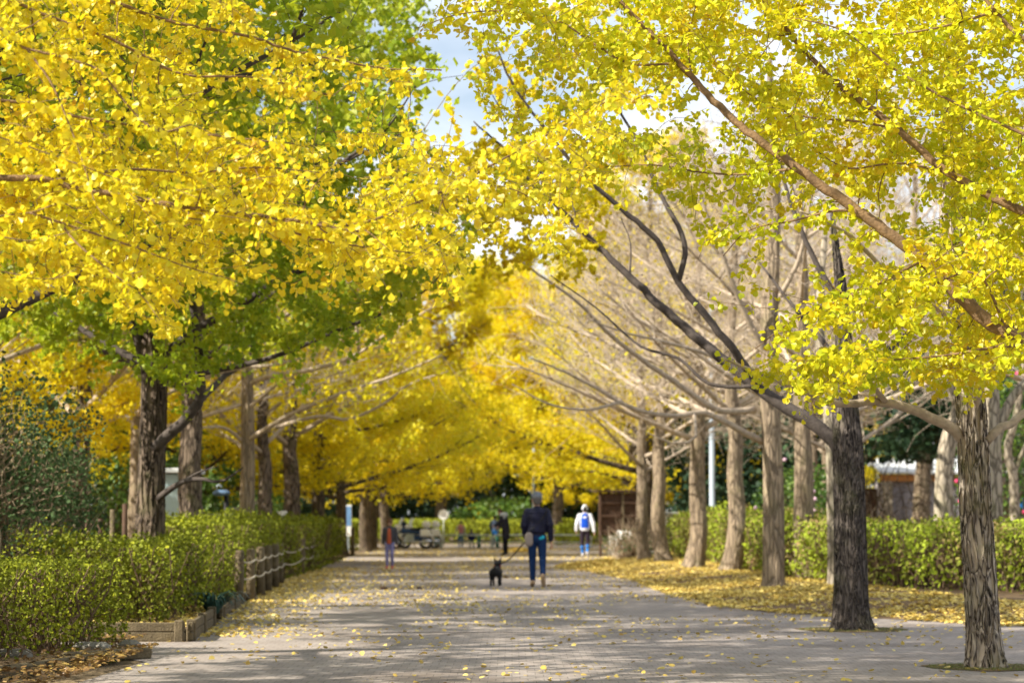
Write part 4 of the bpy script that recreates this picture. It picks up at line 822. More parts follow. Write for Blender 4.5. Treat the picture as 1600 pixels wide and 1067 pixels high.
pile('heap of yellow leaves on the right edge of the path near the white fence', 935, 886, 1.1, 4.5, .12, 4200)
# a grassy ring at the foot of the two paving trees, with the moss line
def grass(label, cx, cy_, rx, ry, n, h=.05):
    r_ = np.sqrt(rng.random(n)); a = rng.uniform(0, 2 * PI, n); b = np.stack([cx + rx * r_ * np.cos(a), cy_ + ry * r_ * np.sin(a), np.full(n, .004)], -1); t_ = b + np.stack([rng.normal(size=n) * .02, rng.normal(size=n) * .02, rng.uniform(.3, 1, n) * h], -1); s_ = rdir(n) * .004; s_[:, 2] = 0
    V_ = np.stack([b - s_, b + s_, t_], 1).reshape(-1, 3); o = link('grass', mesh_np('grass', V_, np.arange(3 * n).reshape(-1, 3), np.repeat(rng.random(n), 1)), leafmat('grass_blade', [(0, (.12, .1, .03)), (.5, (.14, .18, .03)), (1, (.22, .3, .05))], 1, .3, .3)); tag(o, label, 'grass', None, 'stuff')
def pit(q, rx, ry):
    a = np.linspace(0, 2 * PI, 40, endpoint=False); rr = 1 + .08 * np.sin(3 * a) + .05 * np.sin(7 * a + 1)
    V_ = np.stack([q.x + rx * rr * np.cos(a), q.y + ry * rr * np.sin(a), np.full(40, .009)], -1); tag(link('tree_pit', mesh_np('tree_pit', V_, np.arange(40)[None]), bedsoil), kind='structure')
pit(bB, .5, .5); pit(bC, .6, .6)
grass('short grass and moss round the foot of the furrowed right-hand ginkgo', bB.x, bB.y, .5, .5, 3000, .025)
grass('short grass round the foot of the dark grey ginkgo', bC.x, bC.y, .6, .6, 2500, .025)
grass('ivy and weeds under the foreground hedge', -3.9, 21.6, .5, 1.6, 3000, .09)
# ------------------------------------------------------------------ timber edging, rope fence
e = empty('timber_edging', (-3.3, 24.6, 0), 'low weathered timber edging at the corner of the left bed', 'edging')
def plank_line(e, pts, h=.2, t=.05, posts=True):
    o_ = np.array(e.location)
    for (a, b) in zip(pts[:-1], pts[1:]):
        a, b = np.array([*a, 0.]), np.array([*b, 0.]); d = b - a; L_ = np.linalg.norm(d); rz = math.atan2(d[1], d[0]); m = (a + b) / 2 - o_
        for k, zz in enumerate((h * .27, h * .76)): MB().box((m[0], m[1], zz), (L_ - .02, t, h * .46), rz, .008).build('plank', M['wood'], e)
        if posts:
            for f in (.04, .5, .97):
                c = a + d * f - o_; MB().box((c[0], c[1] , h * .55), (.09, t + .05, h * 1.12), rz, .01).build('stake', M['wood'], e)
plank_line(e, [(-5.6, 24.62), (-3.30, 24.62)]); plank_line(e, [(-3.26, 24.66), (-3.5, 28.4)]); 
plank_line(e, [(-3.62, 30.2), (-3.98, 36)], .15)
e = empty('stone_edging', (-3.5, 20.5, 0), 'low wooden strip and grey blocks edging the bed in the left foreground', 'edging')
for (x, y, l, rz, m_) in [(-3.55, 21.35, 1.0, .9, 'wood'), (-3.75, 20.0, 2.0, 1.35, 'wood'), (-4.3, 18.4, 2.2, 1.1, 'wood')]:
    MB().box((x + 3.5, y - 20.5, .05), (l, .09, .1), rz, .015).build('kerb_strip', M[m_], e)
for (x, y, l, rz) in [(-4.25, 20.75, .32, .25), (-3.78, 21.9, .34, -.3), (-3.5, 22.3, .2, -.5)]:
    MB().box((x + 3.5, y - 20.5, .085), (l, .15, .11), rz, .035).build('stone', M['concrete'], e)
fp = [G(372, 945), G(392, 938), G(408, 930), G(418, 924), G(430, 918), G(438, 912), G(470, 898), G(486, 892), G(498, 885), G(510, 880)]
e = empty('rope_fence', (fp[0].x, fp[0].y, 0), 'row of short wooden posts joined by two sagging ropes beside the left hedge', 'fence')
o_ = Vector((fp[0].x, fp[0].y, 0))
for q in fp:
    l = q - o_; tl_ = random.uniform(-.045, .045); mbx = MB(); mbx.tube([(l.x, l.y, 0), (l.x + tl_, l.y, .4), (l.x + tl_, l.y, .76), (l.x + tl_, l.y, .785)], [.075, .068, .066, .05], 12); mbx.build('post', M['wood'], e, True)
for hz in (.62, .38):
    for a, b in zip(fp[:-1], fp[1:]):
        pts = [(a - o_) * (1 - t) + (b - o_) * t + Vector((.07, 0, hz - .55 * t * (1 - t) * min(.5, (b - a).length * .12))) for t in np.linspace(0, 1, 9)]; MB().tube(pts, .013, 6).build('rope', M['rope'], e, True)
# posts of timber at the path side
for px, py, lab in [(551, 868, 'short wooden post by the left row, nearer one'), (567, 862, 'short wooden post by the left row, farther one')]:
    q = G(px, py); mbx = MB(); mbx.tube([(0, 0, 0), (0, 0, .9), (0, 0, .93)], [.07, .065, .045], 10); o = mbx.build('bollard', M['wood'], None, True); o.location = (q.x, q.y, 0); tag(o, lab, 'bollard', 'short wooden bollards on the left')
# ------------------------------------------------------------------ lamp posts and signs
def lamp(label, x, y, h, r, arm=True):
    e = empty('lamp_post', (x, y, 0), label, 'lamp post'); MB().tube([(0, 0, 0), (0, 0, .3), (0, 0, .32), (0, 0, h)], [r * 1.5, r * 1.5, r, r * .7], 16).build('pole', M['steel'], e, True)
    MB().tube([(0, 0, h - .05), (-.1, 0, h + .35), (-.6, 0, h + .55), (-1.1, 0, h + .55)], [.045, .04, .035, .035], 10).build('arm', M['steel'], e, True)
    mbx = MB(); mbx.ell((-1.3, 0, h + .54), (.36, .13, .08), 16, 8); mbx.build('lantern', M['offwhite'], e, True)
q = P(1113, 808, 72); lamp('pale grey steel lamp post behind the right hedge', q.x, 72, 7.5, .095)
q = P(834, 808, 112); lamp('thin distant lamp post above the far hedge behind the man', q.x, 112, 5.2, .07)
q = P(693, 808, 108); e = empty('round_sign', (q.x, 108, 0), 'round white sign on a thin post above the far hedge', 'sign')
MB().tube([(0, .03, 0), (0, .03, 1.45)], .025, 8).build('post', M['rail'], e, True)
mbx = MB(); mbx.tube([(0, -.02, 1.38), (0, -.018, 1.38), (0, .018, 1.38), (0, .02, 1.38)], [.21, .225, .225, .21], 28); mbx.build('disc', M['white'], e)
mbx = MB(); mbx.box((0, -.026, 1.42), (.2, .004, .016)); mbx.box((0, -.026, 1.36), (.14, .004, .016)); mbx.build('faint_marks', M['greywall'], e)
q = P(544, 858, 86); e = empty('narrow_sign', (q.x, 86, 0), 'narrow blue and white upright sign panel between the left trunks', 'sign')
MB().box((0, 0, .3), (.06, .06, .6)).build('post', M['steel'], e); MB().box((0, 0, 1.15), (.24, .03, 1.1), 0, .01).build('panel', M['white'], e); MB().box((0, -.018, 1.3), (.2, .006, .7)).build('blue_field', mat('sign_blue', (.15, .3, .55), .5), e)
q = P(447, 812, 58); e = empty('small_sign', (q.x, 57, 0), 'small white square notice above the left hedge', 'sign')
MB().tube([(0, .03, 0), (0, .03, 1.3)], .02, 8).build('post', M['steel'], e, True); MB().box((0, 0, 1.3), (.24, .02, .22), 0, .006).build('panel', M['white'], e)
# notice board seen from behind
q = G(981, 868); e = empty('notice_board', (3.0 + .45, 78, 0), 'large dark brown wooden notice board with cross rails, seen from behind', 'notice board', None, R(8))
MB().box((0, .03, 1.35), (1.35, .03, 1.35), 0, .006).build('panel', M['wood_dark'], e)
for x in (-.62, .12, .62): MB().box((x, -.03, 1.05), (.08, .06, 2.1), 0, .01).build('post', M['wood_dark'] if x != .12 else M['wood'], e)
for z in (.82, 1.3, 1.72): MB().box((0, -.035, z), (1.3, .045, .07), 0, .008).build('rail', M['wood_dark'], e)
MB().box((0, 0, 2.1), (1.6, .32, .06), 0, .012).build('cap', M['wood_dark'], e)
# white slat fence
e = empty('white_fence', (3.35, 80, 0), 'short run of white upright boards beside the path near the notice board', 'fence')
for i in range(6):
    a = .0 + i * .17; MB().box((-.1 + a * .45, -a * 6, .42), (.15, .05, .84), R(-50), .012).build('slat', M['white'], e)
MB().box((.12, -2.6, .3), (.04, 5.4, .08), R(4)).build('rail', M['white'], e)
MB().box((.75, -5.6, .12), (.9, .3, .24), 0, .04).build('block', M['concrete'], e)
# railings at the far end
proto_r = empty('hoop_railing', (0, 0, 0)); 
mbx = MB(); mbx.tube(smooth_line([(-1.0, 0, 0), (-1.0, 0, .42), (-.95, 0, .5), (-.85, 0, .53), (0, 0, .54), (.85, 0, .53), (.95, 0, .5), (1.0, 0, .42), (1.0, 0, 0)], 40), .035, 10); mbx.build('hoop', M['rail'], proto_r, True)
MB().tube([(-1, 0, .24), (1, 0, .24)], .025, 8).build('crossbar', M['rail'], proto_r, True)
for i, x in enumerate([-3.9, -1.85, .2, 2.25 - .05]):
    o = proto_r if i == 0 else copy_tree(proto_r); o.location = (x, 98.5, 0)
    tag(o, ['grey hoop railing next to the motorcycles', 'grey hoop railing with the person in the pink top behind it', 'grey hoop railing with the person in the grey-blue jacket behind it', 'grey hoop railing partly behind the man walking the dog'][i], 'railing', 'hoop railings across the end of the path')
for i, x in enumerate([-3.1, -1.35, -.6]):
    mbx = MB(); mbx.tube([(0, 0, 0), (0, 0, .5), (0, 0, .53)], [.07, .07, .04], 12); o = mbx.build('bollard', M['greenpost'], None, True); o.location = (x, 99.2, 0)
    tag(o, ['dark green bollard nearest the motorcycles', 'dark green bollard right of the person in the pink top', 'dark green bollard just left of the person in the grey-blue jacket'][i], 'bollard', 'dark green bollards behind the railings')
# ------------------------------------------------------------------ small buildings and walls
e = empty('shed', (17, 96, 0), 'low grey shed with an orange-brown eave board behind the right hedge', 'shed')
xs = P(1400, 800, 96).x - 17; xe = P(1470, 800, 96).x - 17; zt = P(1400, 752, 96).z
MB().box(((xs + xe) / 2 + .4, 1.5, zt / 2), (xe - xs + 1.6, 3, zt), 0, .02).build('wall', M['greywall'], e)
MB().box(((xs + xe) / 2 + .4, -.12, zt + .14), (xe - xs + 2.0, .12, .28), 0, .015).build('eave_board', M['orange'], e)
mr = MB(); W2 = (xe - xs + 2.1) / 2; cx = (xs + xe) / 2 + .4; mr.add([[cx - W2, -.3, zt + .30], [cx + W2, -.3, zt + .30], [cx + W2, 3.3, zt + .9], [cx - W2, 3.3, zt + .9], [cx - W2, -.3, zt + .38], [cx + W2, -.3, zt + .38], [cx + W2, 3.3, zt + .98], [cx - W2, 3.3, zt + .98]], np.array([[0, 3, 2, 1], [4, 5, 6, 7], [0, 1, 5, 4], [2, 3, 7, 6], [1, 2, 6, 5], [0, 4, 7, 3]])); mr.build('roof', M['offwhite'], e)
MB().box((cx - .6, -.035, zt * .42), (.8, .06, zt * .8), 0, .01).build('door', M['greywall'], e); MB().box((xs - .35, -.2, zt / 2), (.35, .35, zt), 0, .03).build('pillar', M['bark_pale'], e)
MB().box((xs - 1.0, .6, zt * .45), (.7, .3, zt * .9), 0, .02).build('side_panel', M['wood_dark'], e)
e = empty('low_building', (P(1640, 800, 80).x, 82, 0), 'grey building with a bright blue panel behind the lattice fence at the right edge', 'building')
MB().box((.2, 1.5, 1.35), (3.4, 3, 2.7), 0, .02).build('wall', M['greywall'], e); MB().box((.2, 1.3, 2.8), (3.8, 3.6, .16), 0, .02).build('roof', M['offwhite'], e); MB().box((-.62, -.03, 1.75), (.8, .06, .5), 0, .01).build('blue_panel', M['blue'], e)
MB().box((.7, -.03, 1.2), (.8, .05, 1.5), 0, .01).build('window', M['glass'], e)
e = empty('lattice_fence', (P(1600, 800, 70).x, 72, 0), 'dark diagonal lattice fence at the right edge behind the hedge', 'fence')
for s_ in (-1, 1):
    mbx = MB()
    for i in range(-7, 8): mbx.box((i * .16, s_ * .012, .85), (.035, .018, 1.25), 0, 0, Matrix.Rotation(s_ * R(38), 3, 'Y'))
    mbx.build('slats', M['greywall'], e)
for x in (-1.4, 1.4): MB().box((x, 0, .8), (.09, .09, 1.6), 0, .01).build('post', M['wood_dark'], e)
for z in (.25, 1.45): MB().box((0, -.04, z), (2.8, .03, .07)).build('rail', M['wood_dark'], e)
e = empty('white_wall', (P(1053, 800, 84).x, 84, 0), 'short white rendered wall between two bare trunks behind the right hedge', 'wall')
MB().box((.1, 0, .68), (1.9, .25, 1.36), 0, .02).build('wall', M['white'], e); MB().box((.1, 0, 1.4), (2.0, .36, .08), 0, .02).build('coping', M['offwhite'], e); MB().box((-.62, -.02, 1.0), (.28, .32, 2.0), 0, .02).build('gatepost', M['white'], e)
e = empty('white_house', (P(985, 800, 165).x, 165, 0), 'pale house front showing between the gold crown and the dark evergreens', 'house')
MB().box((0, 3, 3.6), (5.5, 6, 7.2), 0, .03).build('wall', M['offwhite'], e); mr = MB(); mr.add([[-3.1, -.5, 7.2], [3.1, -.5, 7.2], [3.1, 3, 8.8], [-3.1, 3, 8.8], [3.1, 6.5, 7.2], [-3.1, 6.5, 7.2]], [np.array([[0, 1, 2, 3], [3, 2, 4, 5], [0, 5, 4, 1]]), np.array([[0, 3, 5], [1, 4, 2]])]); mr.build('roof', M['greywall'], e)
for x in (-1.5, 1.2):
    for z in (1.6, 4.6): MB().box((x, -.04, z), (1.2, .08, 1.2), 0, .02).build('window', M['glass'], e)
e = empty('panel_hut', (P(271, 800, 47).x, 47, 0), 'pale blue-grey panelled hut seen between the first two left trunks', 'hut')
MB().box((0, .8, 1.05), (.62, 1.5, 2.1), 0, .02).build('wall', M['bluewall'], e); MB().box((0, .75, 2.16), (.8, 1.8, .1), 0, .02).build('roof', M['offwhite'], e); MB().box((0, -.0, .95), (.5, .06, 1.8), 0, .01).build('door', M['bluewall'], e); MB().box((.19, -.045, .95), (.03, .04, .14), 0, .008).build('handle', M['steel'], e)
q = P(346, 800, 52); e = empty('drinking_fountain', (q.x, 52, 0), 'blue-topped outdoor basin on a dark stand behind the left hedge', 'fountain')
MB().box((0, 0, 1.78), (.34, .34, .13), 0, .05).build('basin', M['blue'] if False else mat('dull_blue', (.10, .17, .27), .6), e); MB().tube([(.1, 0, 0), (.1, 0, 1.74)], .05, 10).build('stand', M['black'], e, True); MB().tube(smooth_line([(-.1, 0, 1.8), (-.1, 0, 1.92), (-.05, 0, 1.95), (.0, 0, 1.9)], 10), .02, 8).build('tap', M['steel'], e, True)
e = empty('wire_railing', (P(338, 800, 54).x, 54, 0), 'thin grey railing behind the basin on the left', 'railing')
for x in (-.7, 0, .7): MB().tube([(x, 0, 0), (x, 0, 1.35)], .022, 8).build('post', M['rail'], e, True)
for z in (.9, 1.33): MB().tube([(-.75, -.03, z), (.75, -.03, z)], .018, 8).build('rail', M['rail'], e, True)
q = P(364, 800, 53); e = empty('stone_pillar', (q.x + .02, 54.5, 0), 'squat grey stone pillar beside the third left trunk', 'pillar'); MB().box((0, 0, .7), (.38, .38, 1.4), 0, .03).build('shaft', M['concrete'], e); MB().box((0, 0, 1.44), (.46, .46, .08), 0, .02).build('cap', M['concrete'], e)
e = empty('bamboo_screen', (-7.4, 33.5, 0), 'dark vertical stake screen in the gloom behind the left shrubs', 'fence')
for i in range(26):
    hh = 1.35 + .12 * math.sin(i * 2.1); mbx = MB(); mbx.tube([(-2.2 + i * .17, .03 * math.sin(i), 0), (-2.2 + i * .17, 0, hh)], [.045, .035], 8); mbx.build('stake', M['wood_dark'] if i % 3 else M['wood'], e, True)
# ------------------------------------------------------------------ people
def remesh(name, mbx, vox, matl, parent, sm=4):
    me = mbx.mesh('raw'); o = bpy.data.objects.new('raw', me); C.objects.link(o)
    m = o.modifiers.new('r', 'REMESH'); m.mode = 'VOXEL'; m.voxel_size = vox; m2 = o.modifiers.new('s', 'SMOOTH'); m2.iterations = sm; m2.factor = .5
    dg = bpy.context.evaluated_depsgraph_get(); n = bpy.data.meshes.new_from_object(o.evaluated_get(dg)); bpy.data.objects.remove(o); bpy.data.meshes.remove(me)
    n.name = name; n.polygons.foreach_set('use_smooth', np.ones(len(n.polygons), bool)); return link(name, n, matl, parent)
def cap(mbx, a, b, ra, rb, sx=1.0, sy=1.0, n=14):
    """closed tapered capsule a->b; sx, sy squash the section across x and y"""
    a, b = np.array(list(a), float), np.array(list(b), float); t = b - a; L_ = np.linalg.norm(t); t = t / (L_ + 1e-9)
    prof = [(-ra * math.cos(x), ra * math.sin(x)) for x in np.linspace(.001, PI / 2, 5)] + [(L_ + rb * math.sin(x), rb * math.cos(x)) for x in np.linspace(0, PI / 2 - .001, 5)]
    ref = np.array([0, 1., 0]) if abs(t[1]) < .9 else np.array([1., 0, 0]); u = np.cross(ref, t); u /= np.linalg.norm(u); v = np.cross(t, u)
    V_ = []
    for s_, r_ in prof:
        for k in range(n):
            th = 2 * PI * k / n; o_ = u * math.cos(th) * r_ + v * math.sin(th) * r_; o_ = o_ * np.array([sx, sy, 1]); V_.append(a + t * s_ + o_)
    m = len(prof); V_ += [a - t * ra, b + t * rb]
    Q_ = [[i * n + j, i * n + (j + 1) % n, (i + 1) * n + (j + 1) % n, (i + 1) * n + j] for i in range(m - 1) for j in range(n)]
    T_ = [[m * n, (j + 1) % n, j] for j in range(n)] + [[m * n + 1, (m - 1) * n + j, (m - 1) * n + (j + 1) % n] for j in range(n)]
    mbx.add(V_, [np.array(Q_), np.array(T_)])
BASE = dict(head=(0, .006, .925), neck=(0, -.002, .85), chest=(0, 0, .74), waist=(0, .0, .61), pelvis=(0, -.005, .53))
for s_, n_ in ((-1, 'L'), (1, 'R')): BASE.update({'sh' + n_: (s_ * .102, -.002, .797), 'el' + n_: (s_ * .135, -.012, .645), 'wr' + n_: (s_ * .14, .02, .50), 'hip' + n_: (s_ * .05, 0, .52), 'kn' + n_: (s_ * .055, .01, .285), 'an' + n_: (s_ * .055, 0, .045), 'toe' + n_: (s_ * .06, .085, .018)})
def person(label, loc, H, yaw, pose, top, legs, shoe, head=None, group=None, skirt=None, hair_long=False, sleeve=1.0, fat=1.0, quilt=False, short=0.0, vox=None, vest=None, long_coat=0.0, eyes=False, sleeve_mat=None, tmat=None):
    """figure faces +Y before yaw; pose overrides joints (fractions of H)"""
    J = dict(BASE); J.update(pose or {}); J = {k: np.array(v) * H for k, v in J.items()}; vx = vox or H * .0075
    e = empty('person', loc, label, 'person', group, yaw); h = lambda v: v * H
    hd = J['head']; nd = J['neck']; ax = (hd - nd) / (np.linalg.norm(hd - nd)); fw = np.array(pose.get('face', (0, 1, 0))) if pose else np.array([0, 1, 0]); fw = fw - ax * (fw @ ax); fw = fw / np.linalg.norm(fw); sd_ = np.cross(fw, ax)
    b = MB(); cap(b, hd - ax * h(.018), hd + ax * h(.018), h(.045), h(.05), .98, 1.1); cap(b, hd - ax * h(.04) + fw * h(.016), hd - ax * h(.03) + fw * h(.02), h(.026), h(.03)); cap(b, nd - ax * h(.04), hd - ax * h(.03), h(.032), h(.029))
    cap(b, hd + fw * h(.048), hd + fw * h(.062) - ax * h(.012), h(.006), h(.010)); cap(b, hd + fw * h(.05) - ax * h(.034), hd + fw * h(.053) - ax * h(.036), h(.011), h(.009))
    for s_ in (-1, 1): cap(b, hd + sd_ * s_ * h(.05) + ax * h(.006), hd + sd_ * s_ * h(.052) - ax * h(.012), h(.009), h(.008), .7, 1)
    cap(b, J['chest'] + [0, 0, h(.03)], J['waist'], h(.07), h(.062), 1.3, .8); cap(b, J['waist'], J['pelvis'], h(.062), h(.066), 1.2, .85)
    for k in 'LR':
        cap(b, J['sh' + k], J['el' + k], h(.026), h(.021)); cap(b, J['el' + k], J['wr' + k], h(.021), h(.015)); cap(b, J['chest'] + [0, 0, h(.045)], J['sh' + k], h(.04), h(.028))
        cap(b, J['hip' + k], J['kn' + k], h(.045), h(.03)); cap(b, J['kn' + k], J['an' + k], h(.031), h(.019)); cap(b, J['an' + k], J['toe' + k], h(.018), h(.013))
        fa = J['wr' + k] - J['el' + k]; fa = fa / np.linalg.norm(fa); inn = np.array([-1.0 if k == 'R' else 1.0, 0, 0]); pw = np.cross(fa, inn); pw /= np.linalg.norm(pw); p0 = J['wr' + k] + fa * h(.012); cap(b, p0, p0 + fa * h(.034), h(.014), h(.015), .75, 1.15)
        for f_ in range(4):
            off = pw * h((f_ - 1.5) * .0085); l1 = h([.021, .025, .023, .018][f_]); q0 = p0 + fa * h(.04) + off; q1 = q0 + fa * l1 + inn * h(.003); q2 = q1 + fa * l1 * .55 + inn * h(.013); cap(b, q0, q1, h(.0048), h(.0045), 1, 1, 8); cap(b, q1, q2, h(.0045), h(.0038), 1, 1, 8)
        sgn = 1 if pw[1] > 0 else -1; t0 = p0 + fa * h(.012) + pw * sgn * h(.014); t1 = t0 + fa * h(.02) + pw * sgn * h(.012) + inn * h(.006); cap(b, t0, t1, h(.006), h(.005), 1, 1, 8); cap(b, t1, t1 + fa * h(.015), h(.005), h(.004), 1, 1, 8)
    remesh('body', b, H * .0045 if vox is None else vx, M['skin'], e, 2)
    # trousers
    t = MB(); cap(t, J['pelvis'] + [0, 0, h(.04)], J['pelvis'] - [0, 0, h(.01)], h(.066), h(.07), 1.25, .95)
    for k in 'LR':
        cap(t, J['hip' + k], J['kn' + k], h(.054), h(.038)); kk = J['kn' + k]; aa = J['an' + k]; end = aa + (kk - aa) * max(short, .12)
        if short < .95: cap(t, kk, end, h(.038), h(.029) if short < .3 else h(.034))
    remesh('trousers', t, vx, legs, e, 3)
    for k in 'LR':
        s2 = MB(); aa, tt_ = J['an' + k], J['toe' + k]; d_ = (tt_ - aa); cap(s2, aa - d_ * .22 + [0, 0, 0] , aa + d_ * .3, h(.024), h(.026)); cap(s2, aa + d_ * .3, tt_, h(.024), h(.02), 1.15, 1); cap(s2, aa + (J['kn' + k] - aa) * .07, aa, h(.026), h(.026)); remesh('shoe', s2, vx, shoe, e, 2)
    # top
    c = MB(); low = J['pelvis'] * (1 - 0) + np.array([0, 0, -h(long_coat)]); f = fat
    cap(c, J['chest'] + [0, 0, h(.035)], J['waist'], h(.078) * f, h(.072) * f, 1.28, .92); cap(c, J['waist'], low + [0, 0, h(.02)], h(.072) * f, h(.072) * f, 1.22, .95); cap(c, nd + [0, 0, -h(.012)], nd - ax * h(.035), h(.038), h(.046))
    if quilt:
        for i in range(8):
            tt = i / 7.; z_ = J['chest'] + np.array([0, 0, h(.045)]) + (low - J['chest']) * tt; rr = h(.083 - .006 * abs(tt - .3)) * f; nq = 30; m_ = 8; A = np.linspace(0, 2 * PI, nq, endpoint=False); Bv = np.linspace(0, 2 * PI, m_, endpoint=False); AA, BB = np.meshgrid(A, Bv, indexing='ij'); R_ = rr * .93 + h(.017) * np.cos(BB)
            V_ = np.stack([R_ * np.cos(AA) * 1.27, R_ * np.sin(AA) * .93, h(.019) * np.sin(BB)], -1).reshape(-1, 3) + z_; c.add(V_, np.array([[i2 * m_ + j, ((i2 + 1) % nq) * m_ + j, ((i2 + 1) % nq) * m_ + (j + 1) % m_, i2 * m_ + (j + 1) % m_] for i2 in range(nq) for j in range(m_)]))
    for k in 'LR':
        tgt = c if sleeve_mat is None else MB(); cap(c, J['chest'] + [0, 0, h(.045)], J['sh' + k], h(.05), h(.041)); cap(tgt, J['sh' + k], J['el' + k], h(.041) * f, h(.035) * f); we = J['el' + k] + (J['wr' + k] - J['el' + k]) * (sleeve if sleeve < 1 else 1)
        if sleeve > .05: cap(tgt, J['el' + k], we, h(.034) * f, h(.026) * f)
        if quilt:
            for i in range(5):
                q0 = J['sh' + k] + (J['el' + k] - J['sh' + k]) * (i + .3) / 5; d0 = (J['el' + k] - J['sh' + k]) / 5 * .35; cap(c, q0, q0 + d0, h(.044) * f, h(.043) * f)
                q0 = J['el' + k] + (we - J['el' + k]) * (i + .3) / 5; d0 = (we - J['el' + k]) / 5 * .35; cap(c, q0, q0 + d0, h(.036 - .0015 * i) * f, h(.035 - .0015 * i) * f)
        if sleeve_mat is not None: remesh('sleeve', tgt, vx, sleeve_mat, e, 3)
    remesh('jacket' if sleeve > .3 else 'shirt', c, vx * .85, top, e, 2 if quilt else 4)
    # hair / headwear
    kind, hm = head or ('hair', M['hair']); g2 = MB(); up = ax; back = -fw
    if kind in ('hair', 'cap', 'flatcap', 'beanie', 'hat'):
        g3 = MB(); cap(g3, hd + up * h(.012) + back * h(.012), hd + up * h(.024) + back * h(.008), h(.053), h(.052), 1, 1.05); cap(g3, hd + back * h(.02) - up * h(.02), hd + back * h(.02), h(.042), h(.05))
        if hair_long: cap(g3, hd + back * h(.02), hd + back * h(.025) - up * h(.085), h(.05), h(.035))
        hr = M['hair'] if kind != 'hair' else hm
        if kind in ('cap', 'flatcap', 'beanie', 'hat'): hr = mat('grey_hair', (.12, .11, .1)) if kind == 'flatcap' else M['hair']
        remesh('hair', g3, vx, hr, e, 3)
    if kind == 'flatcap': cap(g2, hd + up * h(.038) + back * h(.012), hd + up * h(.046) + fw * h(.02), h(.056), h(.052), 1.08, 1.1); cap(g2, hd + up * h(.032) + fw * h(.055), hd + up * h(.03) + fw * h(.07), h(.018), h(.01), 2.2, 1); remesh('flat_cap', g2, vx, hm, e, 2)
    if kind == 'cap': cap(g2, hd + up * h(.026) + back * h(.008), hd + up * h(.034), h(.058), h(.054)); cap(g2, hd + up * h(.024) + fw * h(.05), hd + up * h(.02) + fw * h(.09), h(.012), h(.008), 3.5, 1); remesh('cap', g2, vx, hm, e, 2)
    if kind == 'beanie': cap(g2, hd + up * h(.012) + back * h(.006), hd + up * h(.036), h(.060), h(.054)); remesh('hat', g2, vx, hm, e, 2)
    if kind == 'hat': cap(g2, hd + up * h(.03), hd + up * h(.045), h(.058), h(.052)); g2.tube([hd + up * h(.026), hd + up * h(.03), hd + up * h(.038)], [h(.09), h(.096), h(.075)], 24); remesh('brimmed_hat', g2, vx, hm, e, 2)
    if eyes:
        for s_ in (-1, 1): MB().ell(hd + fw * h(.049) + sd_ * s_ * h(.019) + ax * h(.004), (h(.007), h(.005), h(.005))).build('eye', M['black'], e, True)
    return e, J
navy = mat('navy_quilt', (.008, .009, .03), .5, .25, 0, .2, 12, .2, 30); jeans = cloth('dark_denim', (.012, .035, .11)); 
mg = G(839, 917)
pose = dict(kneR=(0, 0, 0)); 
pose = {'knL': (-.048, .025, .285), 'anL': (-.043, .01, .048), 'toeL': (-.05, .1, .02), 'knR': (.06, -.005, .29), 'anR': (.062, -.115, .105), 'toeR': (.07, -.075, .02), 'elL': (-.14, -.02, .645), 'wrL': (-.118, .045, .53), 'elR': (.14, -.03, .65), 'wrR': (.148, -.01, .505), 'head': (.0, .012, .922), 'face': (-.1, 1, 0)}
man, JM = person('man in a navy quilted jacket and grey flat cap walking away with a black dog', (mg.x, mg.y, 0), 1.70, 0, pose, navy, jeans, mat('tan_shoe', (.4, .28, .17), .7), ('flatcap', mat('tweed', (.2, .22, .25), .9, .1, 0, .35, 60)), quilt=True, long_coat=-.02, vox=.0075)
b_ = MB(); cap(b_, (-.15, -.13, .80), (-.145, -.12, .93), .07, .065, 1.15, .55); remesh('shoulder_bag', b_, .012, mat('taupe_cloth', (.3, .25, .22), .9), man, 3)
b_ = MB(); b_.tube(smooth_line([(-.17, -.1, .97), (-.05, -.135, 1.08), (.08, -.13, 1.22), (.17, -.09, 1.37), (.14, 0, 1.45), (.0, .13, 1.3), (-.16, .1, 1.0), (-.19, -.02, .95)], 30), .012, 6); b_.build('bag_strap', M['black'], man, True)
b_ = MB(); cap(b_, (.11, -.105, .90), (.06, -.118, .875), .032, .028, 1.2, .5); remesh('blue_cloth', b_, .008, mat('cyan_cloth', (.02, .35, .5), .8), man, 2)
b_ = MB(); b_.tube([(0, -.0, .955), (0, 0, .99)], [.145, .145], 24); 
